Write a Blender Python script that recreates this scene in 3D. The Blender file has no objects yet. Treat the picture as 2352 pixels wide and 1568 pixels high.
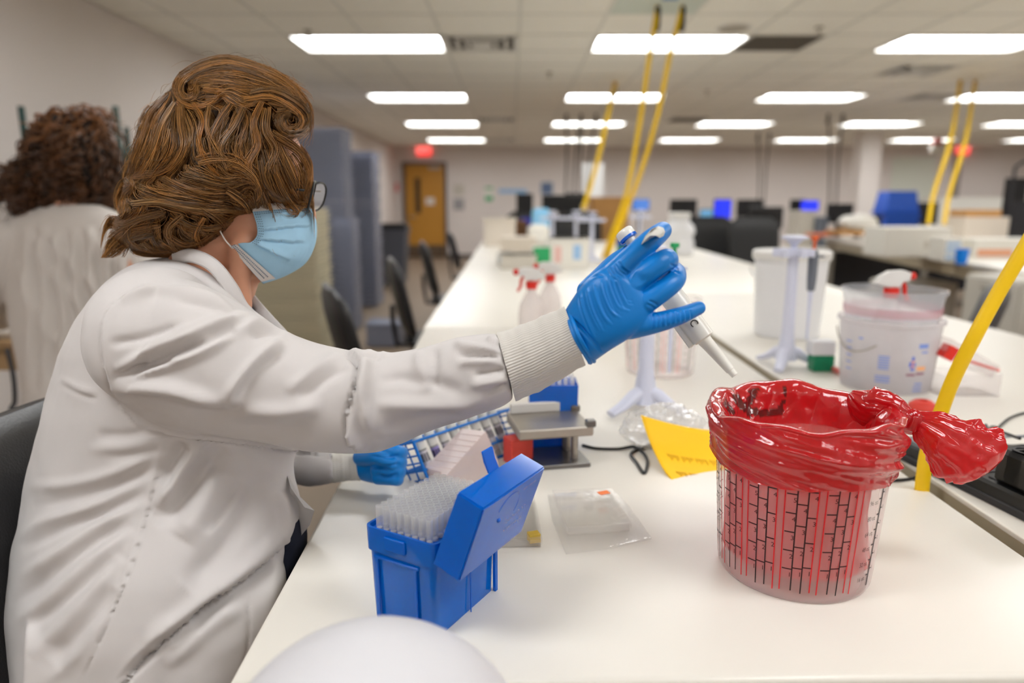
import bpy, bmesh, math, random
import numpy as np
from mathutils import Vector, Matrix, noise
random.seed(7); RNG = np.random.default_rng(7)
SC = bpy.context.scene; COL = SC.collection
R = math.radians
# ---------------------------------------------------------------- camera
F = 1620.0; W2 = 1176.0; H2 = 784.0
CAM = Vector((0, 0, 1.32)); TILT = math.atan(319.0 / F)
cd = bpy.data.cameras.new('camera'); camo = bpy.data.objects.new('camera', cd); COL.objects.link(camo)
camo.location = CAM; camo.rotation_euler = (math.pi / 2 - TILT, 0, 0)
cd.sensor_width = 36; cd.lens = F / 2352 * 36; cd.clip_start = .05; cd.clip_end = 60
cd.dof.use_dof = True; cd.dof.focus_distance = .80; cd.dof.aperture_fstop = 2.5
SC.camera = camo
# ---------------------------------------------------------------- world, light level
w = bpy.data.worlds.new('world'); SC.world = w; w.use_nodes = True
w.node_tree.nodes['Background'].inputs[0].default_value = (.9, .92, 1, 1)
w.node_tree.nodes['Background'].inputs[1].default_value = .15
vs = SC.view_settings; vs.view_transform = 'Standard'; vs.look = 'None'; vs.gamma = 1; vs.use_curve_mapping = False
vs.exposure = 0.10
PANEL_LIGHT = 12.5
cy = SC.cycles
cy.max_bounces = 10; cy.diffuse_bounces = 5; cy.glossy_bounces = 3; cy.transmission_bounces = 6
cy.transparent_max_bounces = 40; cy.caustics_reflective = False; cy.caustics_refractive = False
cy.sample_clamp_indirect = 4; cy.use_light_tree = False; cy.use_denoising = True; cy.use_adaptive_sampling = True; cy.adaptive_threshold = .05
# ---------------------------------------------------------------- points from the view
TABLE = .90; CEIL = 2.61
SP, CP = math.sin(TILT), math.cos(TILT)
FW = Vector((0, CP, -SP)); UP = Vector((0, SP, CP)); RT = Vector((1, 0, 0))
def ray(px, py): return FW + RT * ((px - W2) / F) + UP * ((H2 - py) / F)
def P(px, py, d): return CAM + ray(px, py) * d
def T(px, py, z=None):
    r = ray(px, py); d = ((TABLE if z is None else z) - CAM.z) / r.z
    return CAM + r * d
def Yp(px, py, y): r = ray(px, py); return CAM + r * (y / r.y)
def project(co):
    q = co - np.array(CAM); d = q @ np.array(FW)
    return W2 + F * (q @ np.array(RT)) / d, H2 - F * (q @ np.array(UP)) / d, d
# ---------------------------------------------------------------- materials
def lin(c):
    c = [x / 255 for x in c]
    return tuple((x / 12.92 if x <= .04045 else ((x + .055) / 1.055) ** 2.4) for x in c)
MATS = {}
def mat(name, rgb, rough=.5, metal=0, var=.04, scale=30, bump=0, bscale=200, trans=0, alpha=1, coat=0, sheen=0, sss=0, spec=.5, attr=None, ior=1.45, emit=0, stretch=None):
    if name in MATS: return MATS[name]
    m = bpy.data.materials.new(name); m.use_nodes = True; MATS[name] = m
    nt = m.node_tree; b = nt.nodes['Principled BSDF']; L = nt.links.new
    base = (*lin(rgb), 1)
    tc = nt.nodes.new('ShaderNodeTexCoord'); src = tc.outputs['Object']
    if stretch:
        mp = nt.nodes.new('ShaderNodeMapping'); mp.inputs['Scale'].default_value = stretch; L(src, mp.inputs[0]); src = mp.outputs[0]
    n = nt.nodes.new('ShaderNodeTexNoise'); n.inputs['Scale'].default_value = scale; n.inputs['Detail'].default_value = 3
    L(src, n.inputs['Vector'])
    mx = nt.nodes.new('ShaderNodeMix'); mx.data_type = 'RGBA'
    mx.inputs[6].default_value = tuple(x * (1 - var) for x in base[:3]) + (1,)
    mx.inputs[7].default_value = tuple(min(1, x * (1 + var)) for x in base[:3]) + (1,)
    L(n.outputs['Fac'], mx.inputs[0]); out = mx.outputs[2]
    if attr:
        a = nt.nodes.new('ShaderNodeAttribute'); a.attribute_name = attr
        m2 = nt.nodes.new('ShaderNodeMix'); m2.data_type = 'RGBA'; m2.blend_type = 'MULTIPLY'; m2.inputs[0].default_value = 1
        L(out, m2.inputs[6]); L(a.outputs['Color'], m2.inputs[7]); out = m2.outputs[2]
    L(out, b.inputs['Base Color'])
    b.inputs['Roughness'].default_value = rough; b.inputs['Metallic'].default_value = metal
    b.inputs['Transmission Weight'].default_value = trans; b.inputs['Alpha'].default_value = alpha
    b.inputs['Coat Weight'].default_value = coat; b.inputs['Sheen Weight'].default_value = sheen
    b.inputs['Specular IOR Level'].default_value = spec; b.inputs['IOR'].default_value = ior
    if sss: b.inputs['Subsurface Weight'].default_value = sss; b.inputs['Subsurface Scale'].default_value = .004
    if emit: b.inputs['Emission Color'].default_value = base; b.inputs['Emission Strength'].default_value = emit
    if bump:
        n2 = nt.nodes.new('ShaderNodeTexNoise'); n2.inputs['Scale'].default_value = bscale; n2.inputs['Detail'].default_value = 4
        L(src, n2.inputs['Vector'])
        bp = nt.nodes.new('ShaderNodeBump'); bp.inputs['Strength'].default_value = bump; bp.inputs['Distance'].default_value = .002
        L(n2.outputs['Fac'], bp.inputs['Height']); L(bp.outputs[0], b.inputs['Normal'])
    return m
def film(name, rgb, clear=.7, gloss=.12, rough=.08, thick=(1, 1, 1), var=.05, diffuse_t=.5, attr=None, bump=0, bscale=300):
    """thin plastic film or wall: part see-through, part milky, with a glossy skin"""
    if name in MATS: return MATS[name]
    m = bpy.data.materials.new(name); m.use_nodes = True; MATS[name] = m
    nt = m.node_tree; nt.nodes.clear(); L = nt.links.new; N = nt.nodes.new
    o = N('ShaderNodeOutputMaterial'); tc = N('ShaderNodeTexCoord'); nz = N('ShaderNodeTexNoise'); nz.inputs['Scale'].default_value = 40
    L(tc.outputs['Object'], nz.inputs['Vector'])
    base = lin(rgb)
    mx = N('ShaderNodeMix'); mx.data_type = 'RGBA'
    mx.inputs[6].default_value = tuple(x * (1 - var) for x in base) + (1,); mx.inputs[7].default_value = tuple(min(1, x * (1 + var)) for x in base) + (1,)
    L(nz.outputs['Fac'], mx.inputs[0]); colr = mx.outputs[2]
    if attr:
        a = N('ShaderNodeAttribute'); a.attribute_name = attr
        m2 = N('ShaderNodeMix'); m2.data_type = 'RGBA'; m2.blend_type = 'MULTIPLY'; m2.inputs[0].default_value = 1
        L(colr, m2.inputs[6]); L(a.outputs['Color'], m2.inputs[7]); colr = m2.outputs[2]
    df = N('ShaderNodeBsdfDiffuse'); tl = N('ShaderNodeBsdfTranslucent'); L(colr, df.inputs[0]); L(colr, tl.inputs[0])
    ms = N('ShaderNodeMixShader'); ms.inputs[0].default_value = diffuse_t; L(df.outputs[0], ms.inputs[1]); L(tl.outputs[0], ms.inputs[2])
    tr = N('ShaderNodeBsdfTransparent'); tr.inputs[0].default_value = (*thick, 1)
    m3 = N('ShaderNodeMixShader'); m3.inputs[0].default_value = clear; L(ms.outputs[0], m3.inputs[1]); L(tr.outputs[0], m3.inputs[2])
    gl = N('ShaderNodeBsdfGlossy'); gl.inputs['Roughness'].default_value = rough; gl.inputs[0].default_value = (1, 1, 1, 1)
    lw = N('ShaderNodeLayerWeight'); lw.inputs[0].default_value = .5
    pw = N('ShaderNodeMath'); pw.operation = 'POWER'; pw.inputs[1].default_value = 5; L(lw.outputs['Facing'], pw.inputs[0])
    ma_ = N('ShaderNodeMath'); ma_.operation = 'MULTIPLY_ADD'; ma_.inputs[1].default_value = .95; ma_.inputs[2].default_value = .045; L(pw.outputs[0], ma_.inputs[0])
    mt = N('ShaderNodeMath'); mt.operation = 'MULTIPLY'; mt.inputs[1].default_value = gloss * 6; mt.use_clamp = True
    L(ma_.outputs[0], mt.inputs[0])
    mn = N('ShaderNodeMath'); mn.operation = 'MINIMUM'; mn.inputs[1].default_value = .38; L(mt.outputs[0], mn.inputs[0]); mt = mn
    m4 = N('ShaderNodeMixShader'); L(mt.outputs[0], m4.inputs[0]); L(m3.outputs[0], m4.inputs[1]); L(gl.outputs[0], m4.inputs[2])
    if bump:
        n2 = N('ShaderNodeTexNoise'); n2.inputs['Scale'].default_value = bscale; n2.inputs['Detail'].default_value = 2; L(tc.outputs['Object'], n2.inputs['Vector'])
        bp = N('ShaderNodeBump'); bp.inputs['Strength'].default_value = bump; bp.inputs['Distance'].default_value = .002
        L(n2.outputs['Fac'], bp.inputs['Height'])
        for s in (df, gl, tl): L(bp.outputs[0], s.inputs['Normal'])
        L(bp.outputs[0], lw.inputs['Normal'])
    L(m4.outputs[0], o.inputs[0]); return m
# ---------------------------------------------------------------- mesh builder
class MB:
    def __init__(s): s.v = []; s.f = []
    def add(s, vs_, fs_):
        o = len(s.v); s.v += [Vector(p) for p in vs_]; s.f += [[i + o for i in f] for f in fs_]; return s
    def box(s, c, sz, rot=None, bev=0):
        hx, hy, hz = (x / 2 for x in sz); b = min(bev, hx * .9, hy * .9, hz * .9)
        if not b:
            vv = [(x, y, z) for x in (-hx, hx) for y in (-hy, hy) for z in (-hz, hz)]
            ff = [(0, 1, 3, 2), (4, 6, 7, 5), (0, 4, 5, 1), (2, 3, 7, 6), (0, 2, 6, 4), (1, 5, 7, 3)]
        else:
            vv = []; idx = {}
            for i, x in enumerate((-1, 1)):
                for j, y in enumerate((-1, 1)):
                    for k, z in enumerate((-1, 1)):
                        for a in range(3):
                            p = [x * (hx - b), y * (hy - b), z * (hz - b)]; p[a] += (x, y, z)[a] * b
                            idx[i, j, k, a] = len(vv); vv.append(p)
            ff = []
            for a in range(3):
                for sd in (0, 1):
                    o1, o2 = [q for q in range(3) if q != a]; ring = []
                    for u, v in ((0, 0), (1, 0), (1, 1), (0, 1)):
                        t = [0, 0, 0]; t[a] = sd; t[o1] = u; t[o2] = v; ring.append(idx[t[0], t[1], t[2], a])
                    ff.append(ring)
            for a in range(3):
                o1, o2 = [q for q in range(3) if q != a]
                for u in (0, 1):
                    for v in (0, 1):
                        t0 = [0, 0, 0]; t1 = [0, 0, 0]; t0[o1] = t1[o1] = u; t0[o2] = t1[o2] = v; t1[a] = 1
                        ff.append([idx[(*t0, o1)], idx[(*t1, o1)], idx[(*t1, o2)], idx[(*t0, o2)]])
            for i in (0, 1):
                for j in (0, 1):
                    for k in (0, 1): ff.append([idx[i, j, k, 0], idx[i, j, k, 1], idx[i, j, k, 2]])
        M = rot if rot is not None else Matrix.Identity(3); c = Vector(c)
        return s.add([c + M @ Vector(p) for p in vv], ff)
    def rings(s, rs, cap0=True, cap1=True, closed=True):
        n = len(rs[0]); o = len(s.v)
        for r_ in rs: s.v += [Vector(p) for p in r_]
        for i in range(len(rs) - 1):
            for j in range(n if closed else n - 1):
                k = (j + 1) % n; s.f.append([o + i * n + j, o + i * n + k, o + (i + 1) * n + k, o + (i + 1) * n + j])
        if cap0: s.f.append([o + j for j in range(n)][::-1])
        if cap1: s.f.append([o + (len(rs) - 1) * n + j for j in range(n)])
        return s
    def lathe(s, prof, c=(0, 0, 0), n=32, M=None, cap0=True, cap1=True, sx=1, sy=1):
        M = M or Matrix.Identity(3); c = Vector(c)
        return s.rings([[c + M @ Vector((r * math.cos(a) * sx, r * math.sin(a) * sy, z)) for a in (2 * math.pi * j / n for j in range(n))] for r, z in prof], cap0, cap1)
    def cyl(s, p0, p1, r0, r1=None, n=16):
        p0, p1 = Vector(p0), Vector(p1); r1 = r0 if r1 is None else r1
        return s.tube([p0, p1], [r0, r1], n)
    def tube(s, pts, rad, n=10, flat=None, cap=True):
        pts = [Vector(p) for p in pts]
        if not hasattr(rad, '__len__'): rad = [rad] * len(pts)
        t = (pts[1] - pts[0]).normalized(); u = t.orthogonal().normalized(); rs = []
        if flat is not None: u = (Vector(flat) - t * t.dot(Vector(flat))).normalized()
        for i, p in enumerate(pts):
            t = (pts[min(i + 1, len(pts) - 1)] - pts[max(i - 1, 0)]).normalized()
            u = (u - t * t.dot(u)).normalized(); v = t.cross(u)
            ru, rv = rad[i] if hasattr(rad[i], '__len__') else (rad[i], rad[i])
            rs.append([p + u * math.cos(a) * ru + v * math.sin(a) * rv for a in (2 * math.pi * j / n for j in range(n))])
        return s.rings(rs, cap, cap)
    def chain(s, pts, rad, n=16):
        """tube with round ends"""
        pts = [Vector(p) for p in pts]; rad = list(rad)
        t0 = (pts[0] - pts[1]).normalized(); t1 = (pts[-1] - pts[-2]).normalized(); a = []; ra = []
        for k in (88, 65, 40, 18): a.append(pts[0] + t0 * rad[0] * math.sin(R(k))); ra.append(rad[0] * math.cos(R(k)))
        b = []; rb = []
        for k in (18, 40, 65, 88): b.append(pts[-1] + t1 * rad[-1] * math.sin(R(k))); rb.append(rad[-1] * math.cos(R(k)))
        return s.tube(a + pts + b, ra + rad + rb, n)
    def ball(s, c, r, n=16, m=10, M=None):
        rr = r if hasattr(r, '__len__') else (r, r, r); M = M or Matrix.Identity(3); c = Vector(c)
        return s.rings([[c + M @ Vector((rr[0] * math.sin(t) * math.cos(a), rr[1] * math.sin(t) * math.sin(a), -rr[2] * math.cos(t))) for a in (2 * math.pi * j / n for j in range(n))] for t in (math.pi * (i + .15) / (m + .3) for i in range(m + 1))])
    def prism(s, poly, z0, z1, M=None, c=(0, 0, 0)):
        M = M or Matrix.Identity(3); c = Vector(c)
        return s.rings([[c + M @ Vector((x, y, z)) for x, y in poly] for z in (z0, z1)])
    def grid(s, fn, nu, nv):
        """open sheet fn(u,v)"""
        o = len(s.v)
        s.v += [Vector(fn(i / nu, j / nv)) for i in range(nu + 1) for j in range(nv + 1)]
        for i in range(nu):
            for j in range(nv):
                a = o + i * (nv + 1) + j; s.f.append([a, a + nv + 1, a + nv + 2, a + 1])
        return s
def spline(pts, n=8, closed=False):
    """Catmull-Rom through points (tuples of any length)"""
    A = [np.array(p, float) for p in pts]; out = []
    m = len(A)
    for i in range(m if closed else m - 1):
        p0 = A[(i - 1) % m] if (closed or i) else 2 * A[0] - A[1]; p1 = A[i]; p2 = A[(i + 1) % m]
        p3 = A[(i + 2) % m] if (closed or i + 2 < m) else 2 * A[-1] - A[-2]
        for k in range(n):
            t = k / n
            out.append(.5 * (2 * p1 + (p2 - p0) * t + (2 * p0 - 5 * p1 + 4 * p2 - p3) * t * t + (3 * p1 - p0 - 3 * p2 + p3) * t ** 3))
    if not closed: out.append(A[-1])
    return out
# ---------------------------------------------------------------- objects
def tag(o, label=None, cat=None, group=None, kind=None):
    if label: o['label'] = label
    if cat: o['category'] = cat
    if group: o['group'] = group
    if kind: o['kind'] = kind
    return o
def thing(name, loc, label, cat, rz=0, group=None):
    o = bpy.data.objects.new(name, None); COL.objects.link(o); o.location = loc; o.rotation_euler = (0, 0, rz)
    o.empty_display_size = .05
    return tag(o, label, cat, group)
def root_matrix(o):
    m = Matrix.LocRotScale(o.location, o.rotation_euler, None)
    return (root_matrix(o.parent) @ m) if o.parent else m
def mk(name, mb, m, parent=None, smooth=35, world=False, label=None, cat=None, group=None, kind=None, colors=None, fix=True):
    """one mesh object. world=True: verts given in world space under a placed parent. smooth: angle in degrees, or 0 flat, or 180"""
    me = bpy.data.meshes.new(name); vv = mb.v
    if isinstance(vv, np.ndarray):
        co = vv
    else: co = np.array([tuple(p) for p in vv])
    if world and parent is not None:
        Mi = np.array(root_matrix(parent).inverted()); co = co @ Mi[:3, :3].T + Mi[:3, 3]
    me.from_pydata(co.tolist(), [], mb.f)
    if fix:
        bm = bmesh.new(); bm.from_mesh(me); bmesh.ops.recalc_face_normals(bm, faces=bm.faces); bm.to_mesh(me); bm.free()
    if smooth:
        me.polygons.foreach_set('use_smooth', [True] * len(me.polygons))
        if smooth < 180: me.set_sharp_from_angle(angle=R(smooth))
    if colors is not None:
        ca = me.color_attributes.new('tint', 'FLOAT_COLOR', 'POINT')
        c4 = np.ones((len(co), 4)); c4[:, :3] = colors; ca.data.foreach_set('color', c4.ravel())
    me.materials.append(m); me.update()
    o = bpy.data.objects.new(name, me); COL.objects.link(o)
    if parent is not None: o.parent = parent
    return tag(o, label, cat, group, kind)
def dup(root, loc=None, rz=None, label=None, group=None, parent=None):
    c = root.copy(); COL.objects.link(c)
    if parent is not None: c.parent = parent
    if loc is not None: c.location = loc
    if rz is not None: c.rotation_euler = (0, 0, rz)
    if label: c['label'] = label
    if group: c['group'] = group
    for ch in list(root.children): dup(ch, parent=c)
    return c
FONT = None
def text_mb(s, size, depth=0, M=None, c=(0, 0, 0), align='LEFT', fn=None, sx=1):
    """lettering as mesh; fn maps local (x,y)->world point"""
    cu = bpy.data.curves.new('t', 'FONT'); cu.body = s; cu.size = size; cu.align_x = align; cu.resolution_u = 2
    o = bpy.data.objects.new('t', cu); me = o.to_mesh()
    vv = [v.co.copy() for v in me.vertices]; ff = [list(p.vertices) for p in me.polygons]
    o.to_mesh_clear(); bpy.data.objects.remove(o); bpy.data.curves.remove(cu)
    mb = MB(); M = M or Matrix.Identity(3); c = Vector(c)
    mb.add([Vector(fn(v.x * sx, v.y)) if fn else c + M @ Vector((v.x * sx, v.y, depth)) for v in vv], ff); return mb
def nth(k): return f"{k}{'th' if 10 < k % 100 < 14 else {1: 'st', 2: 'nd', 3: 'rd'}.get(k % 10, 'th')}"
def Rz(a): return Matrix.Rotation(a, 3, 'Z')
def frame(x, y):
    """3x3 with columns x, y', x×y'"""
    x = Vector(x).normalized(); y = Vector(y); y = (y - x * x.dot(y)).normalized(); z = x.cross(y)
    return Matrix((x, y, z)).transposed()
def remesh(mb, voxel, smooth_it=4, fac=.5):
    """fuse overlapping closed shells into one continuous skin"""
    me = bpy.data.meshes.new('r'); me.from_pydata([tuple(v) for v in mb.v], [], mb.f)
    bm = bmesh.new(); bm.from_mesh(me); bmesh.ops.triangulate(bm, faces=[f for f in bm.faces if len(f.verts) > 4]); bmesh.ops.recalc_face_normals(bm, faces=bm.faces); bm.to_mesh(me); bm.free()
    o = bpy.data.objects.new('r', me); COL.objects.link(o)
    md = o.modifiers.new('r', 'REMESH'); md.mode = 'VOXEL'; md.voxel_size = voxel; md.adaptivity = 0
    if smooth_it:
        sm = o.modifiers.new('s', 'SMOOTH'); sm.factor = fac; sm.iterations = smooth_it
    dg = bpy.context.evaluated_depsgraph_get(); ev = o.evaluated_get(dg); m2 = bpy.data.meshes.new_from_object(ev)
    bpy.data.objects.remove(o); bpy.data.meshes.remove(me)
    n = len(m2.vertices); co = np.empty(n * 3); m2.vertices.foreach_get('co', co)
    nr = np.empty(n * 3); m2.vertices.foreach_get('normal', nr)
    out = MB(); out.v = co.reshape(-1, 3); out.f = [list(p.vertices) for p in m2.polygons]
    out.n = nr.reshape(-1, 3); bpy.data.meshes.remove(m2); return out
def strokes(mb, items, facing=True):
    """press folds into a skin: items = (polyline of (px,py), half-width px, amount m, mode) mode 'r' ridge/'g' groove/'s' step (one side high)"""
    co = mb.v; nr = mb.n; px, py, d = project(co)
    view = co - np.array(CAM); view /= np.linalg.norm(view, axis=1)[:, None]
    face = np.clip(-(view * nr).sum(1) * 2.2, 0, 1) if facing else np.ones(len(co))
    disp = np.zeros(len(co))
    for poly, wd, amt, mode in items:
        L = np.array(spline(poly, 6) if len(poly) > 2 else poly, float)
        x0, x1 = L[:, 0].min() - wd * 4, L[:, 0].max() + wd * 4; y0, y1 = L[:, 1].min() - wd * 4, L[:, 1].max() + wd * 4
        sel = np.where((px > x0) & (px < x1) & (py > y0) & (py < y1))[0]
        if not len(sel): continue
        q = np.stack([px[sel], py[sel]], 1); best = np.full(len(sel), 1e9); sd = np.zeros(len(sel)); tt = np.zeros(len(sel))
        seg = np.linalg.norm(L[1:] - L[:-1], axis=1); cum = np.concatenate([[0], np.cumsum(seg)]); tot = cum[-1]
        for i in range(len(L) - 1):
            a, b = L[i], L[i + 1]; ab = b - a; l2 = ab @ ab + 1e-9
            t = np.clip(((q - a) @ ab) / l2, 0, 1); c = a + t[:, None] * ab; e = q - c; ds = np.hypot(e[:, 0], e[:, 1])
            s_ = np.sign(ab[0] * e[:, 1] - ab[1] * e[:, 0]); k = ds < best
            best[k] = ds[k]; sd[k] = s_[k]; tt[k] = ((cum[i] + t * seg[i]) / tot)[k]
        taper = np.clip(np.minimum(tt, 1 - tt) * 5, .0, 1) ** .7
        if mode == 'r': g = np.exp(-(best / wd) ** 2)
        elif mode == 'g': g = -np.exp(-(best / wd) ** 2)
        elif mode == 's': g = np.where(sd > 0, np.exp(-(best / (wd * 2.2)) ** 2), -np.exp(-(best / (wd * .6)) ** 2) * .6)
        elif mode == 'S': g = np.where(sd < 0, np.exp(-(best / (wd * 2.2)) ** 2), -np.exp(-(best / (wd * .6)) ** 2) * .6)
        disp[sel] += g * amt * taper
    mb.v = co + nr * (disp * face)[:, None]
    return mb
def slab(sections, n=40, ex=2.0):
    """closed loft from view sections: (L(px,py), R(px,py), depth, half-depth[, exponent])"""
    mb = MB(); rs = []
    for s in sections:
        l, r_, d, h = s[:4]; e = s[4] if len(s) > 4 else ex
        c = P((l[0] + r_[0]) / 2, (l[1] + r_[1]) / 2, d); u = (P(*r_, d) - P(*l, d)) / 2
        v = (c - CAM).normalized() * h; ring = []
        for j in range(n):
            a = 2 * math.pi * j / n; ca, sa = math.cos(a), math.sin(a)
            ring.append(c + u * math.copysign(abs(ca) ** (2 / e), ca) + v * math.copysign(abs(sa) ** (2 / e), sa))
        rs.append(ring)
    return mb.rings(rs)
def slab_s(sections, n=40, k=4, ex=2.0):
    """slab with sections interpolated smoothly"""
    flat = [(*s[0], *s[1], s[2], s[3], s[4] if len(s) > 4 else ex) for s in sections]
    return slab([((q[0], q[1]), (q[2], q[3]), q[4], max(q[5], .003), max(q[6], 1.2)) for q in spline(flat, k)], n)
def join(*mbs):
    o = MB()
    for m in mbs: o.add(list(m.v), m.f)
    return o
# ================================================================ room shell
WX, EX, BY, FY = -2.78, 13.6, 17.2, -4.0
m_wall = mat('wall_paint', (220, 212, 207), .85, var=.02, scale=3, bump=.05, bscale=400)
m_floor = mat('floor_vinyl', (132, 116, 99), .55, var=.08, scale=6)
m_tile = mat('ceiling_tile', (246, 243, 234), .95, var=.03, scale=60, bump=.25, bscale=500)
m_tbar = mat('tbar_metal', (226, 224, 216), .5, var=.02)
m_base = mat('rubber_base', (88, 82, 78), .7)
m_dark = mat('dark_grey_plastic', (38, 38, 42), .5)
m_black = mat('black_plastic', (20, 20, 21), .45, bump=.05)
m_white = mat('white_plastic', (226, 225, 222), .35, var=.02)
m_whitem = mat('white_enamel', (222, 220, 214), .4, var=.02)
m_steel = mat('brushed_steel', (178, 172, 162), .38, metal=.85, var=.06, scale=80, stretch=(1, 30, 1))
def plate(name, lo, hi, m, **k):
    c = [(a + b) / 2 for a, b in zip(lo, hi)]; return mk(name, MB().box(c, [b - a for a, b in zip(lo, hi)]), m, kind='structure', smooth=0, **k)
plate('floor', (WX - .1, FY - .1, -.1), (EX + .1, BY + .1, 0), m_floor, label='brown grey vinyl floor of the laboratory')
plate('wall_left', (WX - .1, FY, 0), (WX, BY, CEIL + .05), m_wall, label='pale grey painted wall beside the stacked trays')
plate('wall_right', (EX, FY, 0), (EX + .1, BY, CEIL + .05), m_wall, label='pale grey painted wall on the far side')
plate('wall_front', (WX, FY - .1, 0), (EX, FY, CEIL + .05), m_wall, label='pale grey painted wall opposite the wooden door')
# back wall with a doorway
dl, dr = Yp(933, 500, BY).x, Yp(1022, 500, BY).x; dtop = Yp(980, 378, BY).z
bw = MB()
for lo, hi in (((WX, 0), (dl - .06, CEIL + .05)), ((dr + .06, 0), (EX, CEIL + .05)), ((dl - .06, dtop + .06), (dr + .06, CEIL + .05))):
    bw.box(((lo[0] + hi[0]) / 2, BY + .05, (lo[1] + hi[1]) / 2), (hi[0] - lo[0], .1, hi[1] - lo[1]))
mk('wall_back', bw, m_wall, kind='structure', smooth=0, label='pale grey painted wall with the wooden door')
for nm, c, sz in (('baseboard_left', (WX + .006, (FY + BY) / 2, .05), (.012, BY - FY, .1)), ('baseboard_back', ((dr + EX) / 2 + .03, BY - .006, .05), (EX - dr - .06, .012, .1))):
    mk(nm, MB().box(c, sz), m_base, kind='structure', smooth=0, label='dark rubber skirting along the ' + ('tray wall' if 'left' in nm else 'door wall'))
# door
dw = dr - dl; m_wood = mat('door_wood', (186, 132, 46), .45, var=.12, scale=14, stretch=(6, 6, .5)); m_fr = mat('door_frame_paint', (84, 76, 72), .5)
door = thing('door_1', ((dl + dr) / 2, BY, 0), 'honey coloured wooden door with a tall narrow pane in a dark frame', 'door'); door['kind'] = 'structure'
mb = MB(); px0 = -dw * .5 + dw * .24; pw = .13; pz0, pz1 = Yp(950, 490, BY).z, Yp(950, 408, BY).z
mb.box(((-dw / 2 + px0) / 2, .03, dtop / 2), (px0 + dw / 2, .045, dtop), bev=.003).box(((px0 + pw + dw / 2) / 2, .03, dtop / 2), (dw / 2 - px0 - pw, .045, dtop), bev=.003)
mb.box((px0 + pw / 2, .03, pz0 / 2), (pw, .045, pz0)).box((px0 + pw / 2, .03, (pz1 + dtop) / 2), (pw, .045, dtop - pz1))
mk('leaf', mb, m_wood, door)
mk('pane', MB().box((px0 + pw / 2, .035, (pz0 + pz1) / 2), (pw, .01, pz1 - pz0)), mat('dark_glass', (46, 34, 18), .1), door)
mk('frame', MB().box((-dw / 2 - .03, .02, dtop / 2), (.06, .14, dtop)).box((dw / 2 + .03, .02, dtop / 2), (.06, .14, dtop)).box((0, .02, dtop + .03), (dw + .12, .14, .06)), m_fr, door)
mk('handle', MB().cyl((-dw * .38, -.01, .98), (-dw * .38, -.06, .98), .022).cyl((-dw * .38, -.055, .98), (-dw * .22, -.055, .98), .011), m_steel, door)
mk('kick_plate', MB().box((0, .0, .16), (dw * .96, .006, .3)), mat('kick_plate_dark', (92, 74, 56), .5), door)
mk('closer', MB().box((dw * .25, -.03, dtop - .07), (.26, .06, .06), bev=.008), m_steel, door)
q = Yp(988, 462, BY); mk('notice', MB().box((q.x - door.location.x, .004, q.z), (.2, .003, .16)), m_white, door)
# exit sign
q = Yp(974, 345, BY); m_exit = mat('exit_red', (255, 40, 40), .5, emit=1.1)
ex = thing('exit_sign', (q.x, BY, q.z - .11), 'glowing red exit sign on the wall above the wooden door', 'sign')
mk('housing', MB().box((0, -.03, .11), (.34, .06, .24), bev=.008), m_exit, ex)
mk('lettering', join(text_mb('EXIT', .17, M=frame((1, 0, 0), (0, 0, 1)), c=(0, -.0615, .05), align='CENTER')), mat('exit_letters', (255, 190, 180), .5, emit=1.2), ex, smooth=0)
# ---------------------------------------------------------------- ceiling: tiles one by one, T bars, light panels
ceil = mk('ceiling', MB().box(((WX + EX) / 2, (BY + FY) / 2, CEIL + .14), (EX - WX, BY - FY, .04)), m_tile, kind='structure', smooth=0, label='suspended ceiling of square white tiles with light panels')
X0, Y0, PT = .055, 5.89, .61
lights = {(i, j): (-1.775 + 2.44 * i, 5.89 + 3.05 * j) for i in range(6) for j in range(-3, 4)}
taken = set()
for (i, j), (lx, ly) in lights.items():
    a = round((lx - X0) / PT); b = round((ly - Y0) / PT); taken |= {(a, b), (a + 1, b)}
def cell_at(px, py):
    p = T(px, py, CEIL); return (math.floor((p.x - X0) / PT), math.floor((p.y - Y0) / PT))
vents = [('air_vent', cell_at(1100, 97), 'square white air diffuser beside the light panel next to the tray wall', 0), ('air_grille', cell_at(1815, 99), 'dark perforated air return grille in the ceiling, right of the yellow drop cords', 1),
         ('air_vent', cell_at(2135, 158), 'square air diffuser in the ceiling before the paired cords by the column', 0), ('air_grille', cell_at(1575, 270), 'dark return grille between the third row light panels', 1),
         ('air_vent', cell_at(1145, 272), 'square air diffuser beside the third light panel along the tray wall', 0), ('air_vent', cell_at(2110, 222), 'small air diffuser close behind the cord mount by the column', 0),
         ('air_vent', cell_at(1165, 320), 'square air diffuser beside the last light panel near the exit sign', 0)]
for v in vents: taken.add(v[1])
mount_cell = cell_at(1525, 14); taken.add(mount_cell)
t0 = MB().box((0, 0, .008), (PT - .022, PT - .022, .014), bev=.004)
cells = []
na, nb = math.floor((WX - X0) / PT), math.floor((EX - X0) / PT)
for a in range(na, nb + 1):
    for b in range(math.floor((FY - Y0) / PT), math.floor((BY - Y0) / PT) + 1):
        if (a, b) in taken: continue
        x0, x1 = max(WX, X0 + a * PT), min(EX, X0 + (a + 1) * PT); y0, y1 = max(FY, Y0 + b * PT), min(BY, Y0 + (b + 1) * PT)
        cells.append((a, b, (x0 + x1) / 2, (y0 + y1) / 2, x1 - x0, y1 - y0))
def seen(c):
    x, y, d = project(np.array([[c[2], c[3], CEIL]])); return d[0] > 1 and -150 < x[0] < 2500 and y[0] > -60
vis = sorted([c for c in cells if seen(c) and c[4] > .59 and c[5] > .59], key=lambda c: c[3])[:285]
vs_ = set((c[0], c[1]) for c in vis); first = None; rest = MB()
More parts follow.
